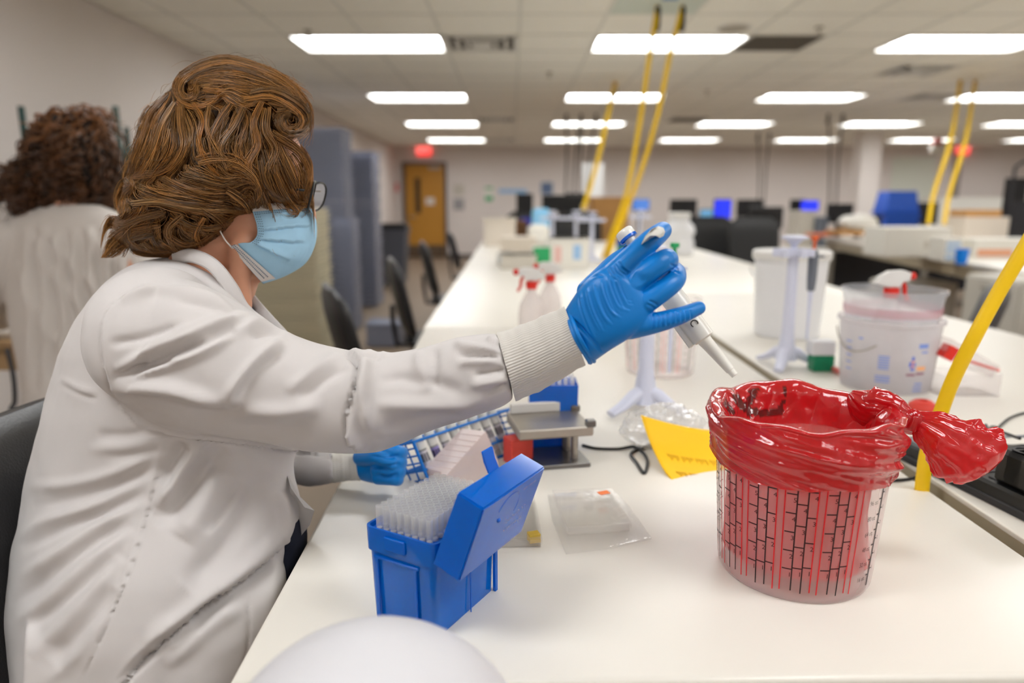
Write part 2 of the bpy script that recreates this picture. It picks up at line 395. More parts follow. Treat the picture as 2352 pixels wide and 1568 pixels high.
for c in cells:
    if (c[0], c[1]) in vs_:
        if first is None: first = mk('tile', t0, m_tile, ceil, smooth=0); o = first
        else: o = first.copy(); COL.objects.link(o)
        o.location = (c[2], c[3], CEIL + .002)
    elif c[4] > .05 and c[5] > .05: rest.box((c[2], c[3], CEIL + .01), (c[4] - .03, c[5] - .03, .016))
mk('tile_field', rest, m_tile, ceil, smooth=0, kind='stuff')
tb = MB()
for a in range(na, nb + 2):
    x = X0 + a * PT
    if WX < x < EX: tb.box((x, (FY + BY) / 2, CEIL + .004), (.024, BY - FY, .012))
for b in range(math.floor((FY - Y0) / PT), math.floor((BY - Y0) / PT) + 2):
    y = Y0 + b * PT
    if FY < y < BY: tb.box(((WX + EX) / 2, y, CEIL + .0045), (EX - WX, .024, .012))
# the bars stop at each light panel, so they are cut there
tb2 = MB(); holes = [(lx, lx + 1.22, ly, ly + PT) for lx, ly in lights.values()]
for a in range(na, nb + 2):
    x = X0 + a * PT
    if not WX < x < EX: continue
    cuts = sorted((h[2], h[3]) for h in holes if h[0] + .05 < x < h[1] - .05); y = FY
    for c0, c1 in cuts + [(BY, BY)]:
        if c0 - y > .02: tb2.box((x, (y + c0) / 2, CEIL + .004), (.024, c0 - y, .012))
        y = c1
for b in range(math.floor((FY - Y0) / PT), math.floor((BY - Y0) / PT) + 2):
    y = Y0 + b * PT
    if FY < y < BY: tb2.box(((WX + EX) / 2, y, CEIL + .0045), (EX - WX, .024, .012))
mk('grid_bars', tb2, m_tbar, ceil, smooth=0, kind='stuff')
m_panel = mat('light_diffuser', (250, 251, 252), .5, emit=PANEL_LIGHT, var=.0)
ordn = ['first', 'second', 'third', 'fourth', 'fifth', 'sixth', 'seventh']
proto = None
for (i, j), (lx, ly) in sorted(lights.items(), key=lambda q: (q[0][1], q[0][0])):
    lab = f'glowing ceiling light panel, {ordn[i]} from the tray wall, {ordn[3 - j]} row from the door wall'
    if proto is None:
        proto = thing('ceiling_light', (lx + .61, ly + .305, CEIL), lab, 'ceiling light', group='ceiling light panels')
        mk('frame', MB().box((-.6, 0, .02), (.03, .6, .06)).box((.6, 0, .02), (.03, .6, .06)).box((0, -.295, .02), (1.17, .03, .06)).box((0, .295, .02), (1.17, .03, .06)), m_whitem, proto, smooth=0)
        mk('diffuser', MB().box((0, 0, .045), (1.17, .56, .01)), m_panel, proto, smooth=0)
    else: dup(proto, (lx + .61, ly + .305, CEIL), label=lab)
m_gr = mat('grille_grey', (168, 161, 148), .6); m_grd = mat('grille_dark', (104, 98, 90), .7)
for nm, (a, b), lab, kind in vents:
    v = thing(nm, (X0 + (a + .5) * PT, Y0 + (b + .5) * PT, CEIL), lab, 'air vent')
    if kind:
        mk('face', MB().box((0, 0, .006), (.58, .58, .012)), m_gr, v, smooth=0)
        s = MB()
        for k in range(14): s.box((0, -.26 + k * .04, -.002), (.55, .008, .01))
        mk('bars', s, m_grd, v, smooth=0)
    else:
        mk('backing', MB().box((0, 0, .02), (.58, .58, .01)), m_grd, v, smooth=0)
        for k, h in enumerate((.28, .2, .12)):
            s = MB()
            for sx, sy in ((1, 0), (-1, 0), (0, 1), (0, -1)):
                s.box((sx * h, sy * h, -.002 - k * .006), (.03 if sx else 2 * h + .03, .03 if sy else 2 * h + .03, .012))
            mk('ring', s, m_whitem, v, smooth=0)
        mk('plate', MB().box((0, 0, -.018), (.16, .16, .01)), m_whitem, v, smooth=0)
q = T(1685, 64, CEIL); t = thing('ceiling_speaker', (q.x, q.y, CEIL), 'round grey ceiling speaker behind the yellow drop cords', 'speaker')
mk('grille', MB().lathe([(.02, -.012), (.1, -.012), (.115, -.004), (.115, 0)], n=28), m_gr, t); mk('rim', MB().lathe([(.11, -.006), (.13, -.006), (.135, 0), (.11, 0)], n=28, cap0=False, cap1=False), m_whitem, t)
for px, py, lab in ((707, 70, 'small brass sprinkler head above the curly haired seated person'), (1882, 62, 'small sprinkler head beside the dark return grille'), (1624, 208, 'small sprinkler head between the second row light panels'), (1262, 166, 'small sprinkler head left of the paired yellow cords')):
    q = T(px, py, CEIL); t = thing('sprinkler', (q.x, q.y, CEIL), lab, 'sprinkler')
    mk('escutcheon', MB().lathe([(.035, 0), (.03, -.008), (.012, -.01)], n=14), m_gr, t); mk('deflector', MB().lathe([(.008, -.01), (.008, -.04), (.024, -.045), (.024, -.048)], n=14), m_gr, t)
# ================================================================ benches
m_top = mat('bench_laminate', (227, 223, 213), .3, var=.015, scale=8, bump=.03, bscale=900)
m_edge = mat('bench_edge_band', (172, 160, 136), .5, var=.04); m_leg = mat('bench_leg_grey', (176, 172, 162), .45)
def bench(name, poly, lab, z=TABLE, th=.032, bev=.006, legs=True, band=False):
    """poly: near-left, near-right, far-right, far-left on the floor plan"""
    cx = sum(p[0] for p in poly) / 4; cyy = sum(p[1] for p in poly) / 4
    t = thing(name, (cx, cyy, 0), lab, 'bench')
    lp = [(p[0] - cx, p[1] - cyy) for p in poly]
    def ins(k): return [(x - math.copysign(k, x), y - math.copysign(k, y)) for x, y in lp]
    mb = MB(); mb.rings([[(x, y, zz) for x, y in pp] for pp, zz in ((ins(.004), z - th), (ins(0), z - th + .003), (ins(0), z - bev), (ins(bev * .3), z - bev * .3), (ins(bev), z))])
    if band:
        mb = MB(); mb.rings([[(x, y, zz) for x, y in pp] for pp, zz in ((ins(.0), z - .007), (ins(0), z - .002), (ins(.0015), z - .0005), (ins(.004), z))])
        eb = MB(); eb.rings([[(x, y, zz) for x, y in pp] for pp, zz in ((ins(.004), z - th), (ins(0), z - th + .003), (ins(0), z - .0072))]); mk('edge_band', eb, m_edge, t, smooth=30)
    mk('worktop', mb, m_top, t, smooth=50)
    ap = MB(); q = ins(.03)
    for k in range(4):
        a, b = Vector((*q[k], 0)), Vector((*q[(k + 1) % 4], 0)); m_ = (a + b) / 2
        ap.box((m_.x, m_.y, z - th - .045), ((b - a).length, .02, .09), frame(b - a, Vector((0, 0, 1)).cross(b - a)))
    mk('apron', ap, m_edge, t, smooth=0)
    if legs:
        for k in range(4):
            x, y = ins(.07)[k]; lb = MB().box((x, y, (z - th) / 2), (.06, .06, z - th), bev=.004); mk('leg', lb, m_leg, t, smooth=0)
        bb = MB(); a, b = ins(.07)[0], ins(.07)[3]; bb.box(((a[0] + b[0]) / 2 + .3, 0, .1), (.04, abs(b[1] - a[1]), .04)); mk('foot_rail', bb, m_leg, t, smooth=0)
    return t
xa0, xa1 = T(528, 1560).x, T(972, 757).x; yend = T(2000, 1551).y; ys = T(1000, 752).y
XT0, XT1 = T(2352, 1275).x, T(1640, 772).x
bench('lab_bench', [(xa0, T(1480, 1570).y), (XT0, T(2250, 1545).y), (XT0 + .004, ys), (xa1, ys)], 'white topped lab bench the seated person works at')
yfar = 7.9
bench('lab_bench', [(T(975, 748).x, ys + .008), (XT0 + .004, ys + .008), (XT0 + .02, yfar), (T(1092, 575).x, yfar)], 'white topped lab bench beyond the one with the red bagged bucket, black chairs along it')
xr = T(2352, 772).x
bench('lab_bench', [(XT0 + .03, yend - .01), (xr, yend - .03), (xr, 3.3), (XT0 + .034, 3.3)], 'white topped lab bench carrying the power strip and the printed white bucket', band=True)
bench('lab_bench', [(XT0 + .034, 3.308), (xr, 3.308), (xr + .1, yfar), (XT0 + .05, yfar)], 'white topped lab bench behind the white lidded tub', band=True)
mk('trough', MB().box((XT0 + .017, (yend + yfar) / 2, TABLE - .1), (.028, yfar - yend - .1, .02)), m_edge, smooth=0, label='narrow cable trough in the gap between the paired benches', cat='trough')
# second island to the right with cabinets under it
e0, e1 = T(2352, 628), T(1893, 545)
yy1 = e1.y
xx0, xx1 = e0.x - .05, e1.x
b5 = bench('lab_bench', [(xx0 - .15, 2.6), (xx0 + 1.3, 2.6), (xx1 + 1.3, yy1), (xx1, yy1)], 'white lab bench across the aisle with cabinets and boxes')
m_cab = mat('cabinet_grey', (196, 192, 182), .5, var=.02)
for k, (px, py, wd, lab) in enumerate(((2275, 632, .5, 'grey drawer cabinet under the bench across the aisle, half hidden by the yellow cord'), (2025, 612, .42, 'grey drawer cabinet under the bench across the aisle, behind the spray bottle'))):
    c = Yp(px, py, 4.25 if k == 0 else 6.35); t = thing('drawer_cabinet', (c.x + .3, c.y, 0), lab, 'cabinet', group='cabinets under the far bench')
    hgt = c.z if k == 0 else .64
    mk('body', MB().box((0, 0, hgt / 2), (.55, wd, hgt - .02), bev=.006), m_cab, t)
    for j, (z0, z1) in enumerate(((.02, .3), (.31, .5), (.51, hgt - .02))):
        d = mk('drawer', MB().box((-.285, 0, (z0 + z1) / 2), (.02, wd - .03, z1 - z0 - .012), bev=.004), m_cab, t)
        mk('handle', MB().box((-.302, 0, z1 - .06), (.015, .14, .015), bev=.003), m_steel, d)
# ================================================================ things on the near bench
def onplane(px, py, p0, n): r = ray(px, py); return CAM + r * ((Vector(p0) - CAM).dot(n) / r.dot(n))
Z = Vector((0, 0, 1)); T0 = TABLE
# ---- red-bagged measuring bucket
m_clear = film('bucket_plastic', (250, 238, 238), .70, .12, .12, diffuse_t=.5)
m_red = film('red_bag_film', (222, 20, 34), .12, .22, .13, diffuse_t=.55, attr='tint', bump=.12, bscale=200)
m_ink = mat('black_ink', (22, 20, 22), .6); m_inkr = mat('red_ink', (196, 26, 34), .6)
Bc = T(1818, 1300); r0 = (T(1993, 1296) - T(1650, 1296)).length / 2 * .945
BH = .190; r1 = r0 * 1.15
ca0 = math.atan2(CAM.y - Bc.y, CAM.x - Bc.x)          # towards the camera
def br(z): return r0 + (r1 - r0) * z / BH
def bpt(a, z, off=0): r_ = br(z) + off; return Vector((r_ * math.cos(a), r_ * math.sin(a), z))
def ang(px): return ca0 + math.asin(max(-.98, min(.98, (px - 1820) / 168)))
def bucket_parts(t):
    mb = MB(); n = 96
    prof = [(.02, .004), (r0 - .008, .004), (r0 - .002, .0015), (r0, .006)] + [(br(z), z) for z in np.linspace(.02, BH - .006, 10)] + [(r1 + .003, BH - .004), (r1 + .003, BH), (r1 - .001, BH)]
    mb.lathe(prof, n=n, cap0=True, cap1=False); mk('wall', mb, m_clear, t, smooth=50)
    mb = MB().lathe([(r0 - .010, .0), (r0 - .004, .0), (r0 - .003, .003), (r0 - .010, .003), (r0 - .010, .0)], n=n, cap0=False, cap1=False); mk('foot_ring', mb, m_clear, t)
    bk, rd = MB(), MB()
    def vline(mb, a, z0, z1, w=.0007):
        o = w / br(.1); m_ = 6
        for k in range(m_):
            za, zb = z0 + (z1 - z0) * k / m_, z0 + (z1 - z0) * (k + 1) / m_
            mb.add([bpt(a - o, za, .0005), bpt(a + o, za, .0005), bpt(a + o, zb, .0005), bpt(a - o, zb, .0005)], [[0, 1, 2, 3]])
    def tick(mb, a0, a1, z, w=.0007):
        for k in range(3):
            q0, q1 = a0 + (a1 - a0) * k / 3, a0 + (a1 - a0) * (k + 1) / 3
            mb.add([bpt(q0, z - w, .0005), bpt(q1, z - w, .0005), bpt(q1, z + w, .0005), bpt(q0, z + w, .0005)], [[0, 1, 2, 3]])
    def num(mb, s, a, z, size, al='CENTER', sx=1):
        x = text_mb(s, size, align=al, sx=sx, fn=lambda x, y: bpt(a + x / br(z), z + y, .0006)); mb.add(x.v, x.f)
    per = ang(1821) - ang(1750); st_ = [('b', 1750), ('b', 1768), ('r', 1785), ('r', 1800)]
    offs = [0, ang(1768) - ang(1750), ang(1785) - ang(1750), ang(1799) - ang(1750)]
    for g in range(-3, 3):
        a0 = ang(1750) + per * g
        for k, o in enumerate(offs): vline(rd if k > 1 else bk, a0 + o, .012 + .001 * ((g * 3 + k * 2) % 4), BH - .01)
        for c, (aL, aR, sp, z1) in enumerate(((a0 - (offs[1] - offs[0]), a0, .0215, .032), (a0, a0 + offs[1], .0245, .034), (a0 + offs[1], a0 + offs[2], .0288, .036))):
            for k in range(5):
                z = z1 + sp * (k) + .0011 * ((g * 7) % 5); 
                if z > BH - .02: continue
                tick(bk, aL, aR, z + .006); num(bk, str(k + 1), (aL + aR) / 2 - .0 + (.3 * (aR - aL)), z - .003, .0074)
    a = ang(1966)
    for o in (0, .018): vline(bk, a + .03 + o, .014, BH - .01)
    for k in range(10):
        z = .026 + .0178 * k; tick(bk, a - .02, a + .03, z + .002)
        if k: pass
        num(bk, f'{16 * (k + 1)} oz.', a - .035, z - .003, .0076, 'RIGHT', .72)
        tick(bk, a + .055, a + .09, z + .008); num(bk, f'{k // 2 + 1}.', a + .12, z + .006, .006)
    mk('printed_scale', bk, m_ink, t, smooth=0, kind='stuff'); mk('red_lines', rd, m_inkr, t, smooth=0, kind='stuff')
bk_t = thing('measuring_bucket', Bc, 'clear printed measuring bucket lined with a red waste bag', 'bucket'); bucket_parts(bk_t)
# the bag: liner inside, collar folded over the rim, knotted tail
bag = thing('waste_bag', Bc + Vector((0, 0, .02)), 'shiny red waste bag folded over the bucket rim and knotted at one side', 'bag')
def vor(p): return noise.voronoi(Vector(p))[0][0]
def crum(p, s, a): p = Vector(p); return a * ((vor(p * s) - .35) + .5 * (vor(p * s * 2.3 + Vector((3, 1, 7))) - .35) + .22 * (vor(p * s * 5) - .35))
def rimz(a): return BH + .004 + .003 * math.sin(2 * (a - ca0) + .6) + .0025 * math.sin(5 * a + 1) + .0014 * math.sin(11 * a)
verts = []; NA, NV = 380, 104
for i in range(NV + 1):
    s = i / NV
    for j in range(NA):
        a = 2 * math.pi * j / NA; da = (a - ca0 + math.pi) % (2 * math.pi) - math.pi; rz = rimz(a)
        if s < .60:                                   # liner, bottom to rim
            t = s / .60
            if t < .14: rr = (br(.03) - .016) * (t / .14) ** .8; z = .024 + .012 * noise.noise(Vector((math.cos(a) * rr * 30, math.sin(a) * rr * 30, 1)))
            else:
                q = (t - .14) / .86; z = .026 + (rz - .026) * q; sag = .012 * math.sin(math.pi * q) * (.6 + .4 * math.sin(3 * a + 2)); rr = br(min(z, BH)) - .003 - sag
        elif s < .66:
            t = (s - .60) / .06; rr = br(BH) + .0025 - .0055 * math.cos(t * math.pi) ; z = rz + .0028 * math.sin(t * math.pi)
        else:
            t = (s - .66) / .34; zb = .139 - .006 * math.cos(da) - .012 * math.sin(da) * 0 + .004 * math.sin(3 * a) - .004 * math.sin(da + .5)
            z = rz + (zb - rz) * t; rr = br(min(z, BH)) + .005 + .004 * math.sin(math.pi * min(1, t * 1.15)) - .002 * t
        p = Vector((rr * math.cos(a), rr * math.sin(a), z)); out = Vector((math.cos(a), math.sin(a), 0))
        if s >= .62:                                  # slanting folds wound around the collar
            q = Vector((a * .9 + z * 9, z * 70 + a * 1.4, 0)); f = noise.noise(q * .8) * .004 + (.22 - abs(noise.noise(q * 1.1 + Vector((5, 0, 0))))) * .011
            f += crum(p, 22, .003); p += out * max(-.003, f) * min(1, (s - .60) / .08)
        elif s > .06:
            f = crum(p + Vector((.3, 0, 0)), 13, .012 * (.35 + .65 * min(1, max(0, (p.z - .09) / .05)))) + abs(noise.noise(Vector((a * 3.2 + z * 10, z * 16, 3)))) * .008; k = min(1, (.62 - s) / .05, (s - .05) / .1)
            p -= out * max(0, f + .002) * k
        verts.append(p)
faces = [[i * NA + j, i * NA + (j + 1) % NA, (i + 1) * NA + (j + 1) % NA, (i + 1) * NA + j] for i in range(NV) for j in range(NA)]
bm_ = MB(); bm_.add(verts, faces)
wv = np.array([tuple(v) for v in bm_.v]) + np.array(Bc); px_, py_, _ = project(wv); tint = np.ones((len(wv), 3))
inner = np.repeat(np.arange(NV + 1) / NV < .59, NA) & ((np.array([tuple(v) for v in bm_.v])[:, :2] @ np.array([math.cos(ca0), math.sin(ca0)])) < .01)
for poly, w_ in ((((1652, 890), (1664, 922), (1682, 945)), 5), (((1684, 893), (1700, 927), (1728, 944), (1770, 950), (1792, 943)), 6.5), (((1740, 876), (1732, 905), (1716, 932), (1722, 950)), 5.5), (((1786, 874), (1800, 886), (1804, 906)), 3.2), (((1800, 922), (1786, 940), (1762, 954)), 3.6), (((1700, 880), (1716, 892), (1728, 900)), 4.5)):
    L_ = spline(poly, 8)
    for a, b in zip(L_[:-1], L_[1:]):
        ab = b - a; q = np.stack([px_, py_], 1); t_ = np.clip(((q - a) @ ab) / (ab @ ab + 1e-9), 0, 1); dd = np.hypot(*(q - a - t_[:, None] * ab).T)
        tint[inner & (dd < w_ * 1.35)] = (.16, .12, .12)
liner = mk('liner', bm_, m_red, bag, world=False, smooth=180, colors=tint)
liner.location = (0, 0, -.02)
wr = lambda x, y: Vector((-(br(.15) - .022) * math.cos(ca0 + .22 + x / .08), -(br(.15) - .022) * math.sin(ca0 + .22 + x / .08), .135 + y))
o = mk('print', text_mb('DA', .022, fn=wr), m_ink, bag, smooth=0); o.location = (0, 0, -.02)
# gathered hump, knot and fanned tail
km = MB(); d0 = (Bc - CAM).dot(FW)
def tailsec(path, name, wr_amp, n=72, k=9):
    sp = spline(path, k); rs = []
    for i, s in enumerate(sp):
        c = P(s[0], s[1], s[2]); nx = sp[min(i + 1, len(sp) - 1)]; pv = sp[max(i - 1, 0)]
        tg = (P(*nx[:3]) - P(*pv[:3])).normalized(); vw = (CAM - c).normalized(); u = tg.cross(vw).normalized(); vw = u.cross(tg)
        f = i / (len(sp) - 1); ring = []
        for j in range(n):
            a = 2 * math.pi * j / n
            pl = 1 + wr_amp * (.55 * math.sin(5 * a + 1 + f * 2) + .45 * math.sin(9 * a + f * 5) + .5 * math.sin(14 * a - f * 3)) * (1 - .55 * f)
            q = c + u * math.cos(a) * s[3] * s[2] / F * pl + vw * math.sin(a) * s[4] * s[2] / F * pl
            q += (q - c) * 1.0 * crum(q, 34, .45); ring.append(q)
        rs.append(ring)
    m_ = MB(); m_.rings(rs); mk(name, m_, m_red, bag, world=True, smooth=60, colors=np.ones((len(m_.v), 3)))
tailsec([(1955, 905, .84, 10, 10), (1990, 930, .825, 34, 26), (2030, 940, .81, 38, 30), (2062, 950, .80, 32, 26), (2084, 957, .80, 17, 17)], 'gathered_rim', .10)
tailsec([(2082, 945, .80, 8, 10), (2088, 958, .795, 24, 22), (2078, 972, .80, 26, 22), (2066, 980, .80, 10, 12)], 'knot', .16, 48, 6)
tailsec([(2082, 958, .80, 12, 12), (2110, 968, .795, 22, 16), (2150, 992, .79, 44, 22), (2195, 1026, .785, 64, 26), (2235, 1055, .785, 68, 24), (2256, 1074, .785, 50, 16), (2266, 1084, .785, 20, 5)], 'tail', .16)
# ---- open blue tip box
m_blue = film('blue_box_plastic', (0, 120, 226), .06, .16, .10, diffuse_t=.42, var=.06)
m_bluedk = mat('blue_plastic', (0, 98, 206), .25, var=.05, spec=.5)
F0 = T(1004, 1474); R0 = T(1139, 1353); e2 = (R0 - F0).normalized(); e1 = Vector((e2.y, -e2.x, 0)); LG = (R0 - F0).length + .004; WD = .086; HB = .102
tb_ = thing('tip_box', F0 - e1 * WD / 2 + e2 * LG / 2, 'blue plastic pipette tip box with its hinged lid swung open', 'box')
def bx(u, v, z): return F0 + e1 * u + e2 * v + Z * z          # u<=0 inside, v 0..LG
mb = MB()
def ringbox(u0, u1, v0, v1, z, c, k=5):
    out = []
    for (uc, vc, s) in ((u1 - c, v0 + c, -90), (u1 - c, v1 - c, 0), (u0 + c, v1 - c, 90), (u0 + c, v0 + c, 180)):
        for j in range(k): a = R(s + 90 * j / (k - 1)); out.append(bx(uc + c * math.cos(a), vc + c * math.sin(a), z))
    return out
dr_ = .003
mb.rings([ringbox(-WD + dr_, -dr_, dr_, LG - dr_, .0, .008), ringbox(-WD + .001, -.001, .001, LG - .001, HB - .026, .008), ringbox(-WD - .001, .001, -.001, LG + .001, HB - .025, .008), ringbox(-WD - .0015, .0015, -.0015, LG + .0015, HB, .008), ringbox(-WD + .001, -.001, .001, LG - .001, HB, .007), ringbox(-WD + .0015, -.0015, .0015, LG - .0015, HB - .012, .007)], True, False)
mk('body', mb, m_blue, tb_, world=True, smooth=40)
mb = MB()                                             # raised frame on the front wall, corner ribs
for (u0, v0, u1, v1, z0, z1) in ((-WD + .012, 0, -WD + .016, 0, .004, .07), (-.026, 0, -.022, 0, .004, .07)):
    mb.box(bx((u0 + u1) / 2, -.0005, (z0 + z1) / 2), (u1 - u0, .0025, z1 - z0), frame(e1, e2), .0006)
mb.box(bx(-WD / 2 - .005, -.0005, .071), (.056, .0025, .003), frame(e1, e2), .0006)
for v in (LG - .006, LG * .52): mb.box(bx(.0005, v, .035), (.004 if v > LG * .6 else .0016, .005 if v > LG * .6 else .0012, .07), frame(e1, e2), .0006)
mb.box(bx(-WD * .55, -.002, HB - .012), (.026, .004, .014), frame(e1, e2), .001)
mk('ribs', mb, m_blue, tb_, world=True, smooth=30, kind='stuff')
mk('rack_plate', MB().rings([ringbox(-WD + .002, -.002, .002, LG - .002, HB - .008, .006), ringbox(-WD + .002, -.002, .002, LG - .002, HB - .005, .006)]), m_bluedk, tb_, world=True, smooth=30)
tip = thing('pipette_tip', (0, 0, 0), 'clear pipette tip standing in the open blue box', 'pipette tip', group='pipette tips in the open blue box')
m_tip = film('tip_plastic', (254, 255, 255), .74, .16, .1, diffuse_t=.5)
mk('barrel', MB().lathe([(.0030, -.05), (.0033, 0), (.0035, .024), (.0037, .0245), (.0037, .0262), (.0032, .0262), (.0030, .004)], n=14, cap0=True, cap1=False), m_tip, tip, smooth=50)
mk('filter', MB().lathe([(.0029, .0), (.0029, .0035)], n=10), m_whitem, tip, smooth=40)
first = True
for i in range(8):
    for j in range(12):
        p = bx(-WD + .012 + i * .0089, .0075 + j * .0089, HB - .006); 
        lb = f'clear pipette tip in the open blue box, {nth(j + 1)} back in the {nth(i + 1)} row'
        if first: tip.location = p; first = False; tip['label'] = lb
        else: dup(tip, p, label=lb)
# lid: an open tray hinged on the long side, measured in the plane of its near end
pl0 = bx(.001, -.001, 0)
qA, qD, qE, qG = (onplane(*q, pl0, e2) for q in ((1054, 1331), (1109, 1169), (1053, 1133), (998, 1292)))
lid = mk('lid', MB(), m_blue, tb_); bpy.data.meshes.remove(lid.data)
ex_ = e2 * (LG + .002); th_ = .0016
def quadbox(a, b, c, d, t_):
    n = (b - a).cross(d - a).normalized() * t_; return MB().rings([[a, b, c, d], [a + n, b + n, c + n, d + n]])
inn = (qE - qD)
shell = join(quadbox(qA, qD, qD + ex_, qA + ex_, -th_), quadbox(qD, qE, qE + ex_, qD + ex_, -th_), quadbox(qA, qG, qG + ex_, qA + ex_, th_), quadbox(qA, qD, qE, qG, th_), quadbox(qA + ex_, qD + ex_, qE + ex_, qG + ex_, -th_))
lid = mk('lid', shell, m_blue, tb_, world=True, smooth=20, label='swung open lid, ceiling light painted into its pale glossy panel')
ux = e2; uy = (qD - qA).normalized(); nf = ux.cross(uy).normalized()
if nf.dot(CAM - qA) < 0: nf = -nf
Wl = (qD - qA).length; fo = lambda x, y, o=.0012: qA + ux * x + uy * y + nf * o
m_pan = mat('lid_panel_sheen', (120, 160, 236), .12, var=.05, spec=.8, coat=.6)  # pale blue paints in the ceiling lights reflected on the lid
mk('panel', MB().rings([[fo(x, y, o) for x, y in ((.006, .004), (LG - .016, .004), (LG - .004, .014), (LG - .004, Wl - .006), (.012, Wl - .006), (.006, Wl - .014))] for o in (.0004, .0010)]), m_pan, lid, world=True, smooth=0)
m_wink = mat('white_ink', (222, 228, 240), .5)
tx = MB()
for s, x, y, z_ in (('thermo', LG - .014, .031, .0125), ('scientific', LG - .014, .044, .0125), ('Pipette tips', LG - .01, .072, .0055)):
    q = text_mb(s, z_, fn=lambda a, b: fo(x - a, y - b, .0016)); tx.add(q.v, q.f)
mk('lettering', tx, m_wink, lid, world=True, smooth=0)
cu = [fo(.03 + .028 * math.cos(a), .052 + .024 * math.sin(a), .0013) for a in np.linspace(-.3, 2.4, 18)]
mk('moulded_ring', MB().tube([fo(.055 + .02 * math.cos(a), .058 + .018 * math.sin(a), .0012) for a in np.linspace(-.6, 2.9, 20)], .0009, 6), m_bluedk, lid, world=True)
mk('hole', MB().ball(fo(.042, .05, .0012), .0026, 12, 8, frame(ux, uy) ), m_bluedk, lid, world=True)
um = qE + (qD - qE) * .0
mb = MB(); a, b = qE + ex_ * .46, qE + ex_ * .62; up_ = (qD - qA).normalized(); on = (qE - qD).normalized()
mb.rings([[p + on * o for p in (a, b, b + up_ * .008 + on * .008, b + up_ * .017 + on * .014, a + up_ * .017 + on * .014, a + up_ * .008 + on * .008)] for o in (0, .002)])
mk('latch', mb, m_bluedk, lid, world=True, smooth=20)
mb = MB()
for k in range(14):
    c = qE + (qD - qE) * .55 + ex_ * (.22 + k * .032) + up_ * .0006; mb.box(c, (.0022, .004, .0006), frame(e2, on), 0)
mk('stamped_marks', mb, mat('dark_blue_ink', (10, 40, 110), .6), lid, world=True, smooth=0)
mb = MB()
for f in (.35, .7): mb.box(qA + (qD - qA) * f + (qE - qD) * .6 - e2 * .0008, (.0015, .02, .0018), frame(e2, on), 0)
mk('ribs', mb, m_bluedk, lid, world=True, smooth=0, kind='stuff')
# ---- hand-held pipette
m_pip = mat('pipette_white', (232, 230, 222), .22, var=.02, spec=.5)
pa, pb_, pc_ = P(1441, 543, .757), P(1588, 741, .738), P(1688, 862, .722)
ax = (pb_ - pa).normalized(); pip = thing('pipette', pc_, 'white handheld pipette held in the blue glove above the red bag', 'pipette')
L1 = (pb_ - pa).length; side = ax.cross((CAM - pa).normalized()).normalized(); nrm = side.cross(ax)
def pax(t, u=0, w_=0): return pa + ax * t + side * u + nrm * w_
px2m = .745 / F
mb = MB(); mb.tube([pax(t) for t in (.040, .046, .07, .10, .135, L1 - .012, L1 - .004)], [.006, .0105, .013, .0128, .0125, .0118, .0105], 28); mk('body', mb, m_pip, pip, world=True, smooth=50)
mb = MB(); mb.tube([pax(t) for t in (L1 - .016, L1 - .014, L1 + .012, L1 + .020, L1 + .022)], [.0112, .0125, .0118, .0112, .009], 28); mk('collar', mb, m_pip, pip, world=True, smooth=40)
ax2 = (pc_ - pax(L1 + .02)).normalized(); q = pax(L1 + .02)
mb = MB(); LN = (pc_ - q).length; mb.tube([q, q + ax2 * .006, q + ax2 * (LN * .86), q + ax2 * (LN * .87), q + ax2 * LN], [.0078, .0070, .0047, .0040, .0037], 24); mk('nozzle', mb, m_pip, pip, world=True, smooth=40)
mb = MB(); mb.box(pax(L1 - .002, .0145), (.046, .006, .012), frame(ax, side), .001); mk('tip_ejector', mb, m_pip, pip, world=True)
mb = MB(); mb.tube([pax(t) for t in (.0, .012, .03, .042)], [.0062, .0055, .005, .0075], 16); mk('plunger', mb, m_pip, pip, world=True)
mb = MB(); mb.tube([pax(t) for t in (-.008, -.0065, -.002, .0005)], [.0085, .0100, .0102, .0100], 24); bt = mk('button', mb, m_pip, pip, world=True, smooth=50)
mk('blue_band', MB().tube([pax(t) for t in (.0004, .0006, .0034, .0036)], [.0098, .0103, .0103, .0095], 24), m_bluedk, bt, world=True, label='blue ring')
mk('button_mark', MB().tube([pax(-.0083, .004 * math.cos(a), .004 * math.sin(a)) for a in np.linspace(.4, 5.6, 14)], .0007, 6), m_ink, bt, world=True)
# the hook over the index finger
hk = [(1472, 562), (1482, 542), (1496, 526), (1512, 519), (1524, 523), (1528, 532), (1524, 542), (1516, 546), (1506, 541), (1494, 541), (1482, 552)]
hkd = [.69, .672, .664, .66, .66, .662, .662, .66, .658, .66, .67]
mb = MB(); r_ = [P(x, y, d) for (x, y), d in zip(hk, (q - .012 for q in hkd))]; c_ = sum(r_, Vector()) / len(r_); vw = (c_ - CAM).normalized()
mb.rings([[c_ + (p - c_) * .94 - vw * .003 for p in r_], [p for p in r_], [p + vw * .02 for p in r_], [c_ + (p - c_) * .95 + vw * .045 for p in r_]]); mk('finger_hook', mb, m_pip, pip, world=True, smooth=70)
q = text_mb('U3A', .010, fn=lambda x, y: pax(L1 - .058 + x, 0, 0) + side * (-.0040 + y * .0) * 0 + (side * math.sin((y - .009) / .0126) + nrm * math.cos((y - .009) / .0126)) * .0129); mk('lettering', q, m_ink, pip, world=True, smooth=0)
mk('logo', MB().tube([pax(L1 + .003 + .0035 * math.cos(a)) + side * (.0035 * math.sin(a) - .002) + nrm * .0126 for a in np.linspace(.9, 5.4, 14)], .0006, 6), m_ink, pip, world=True)
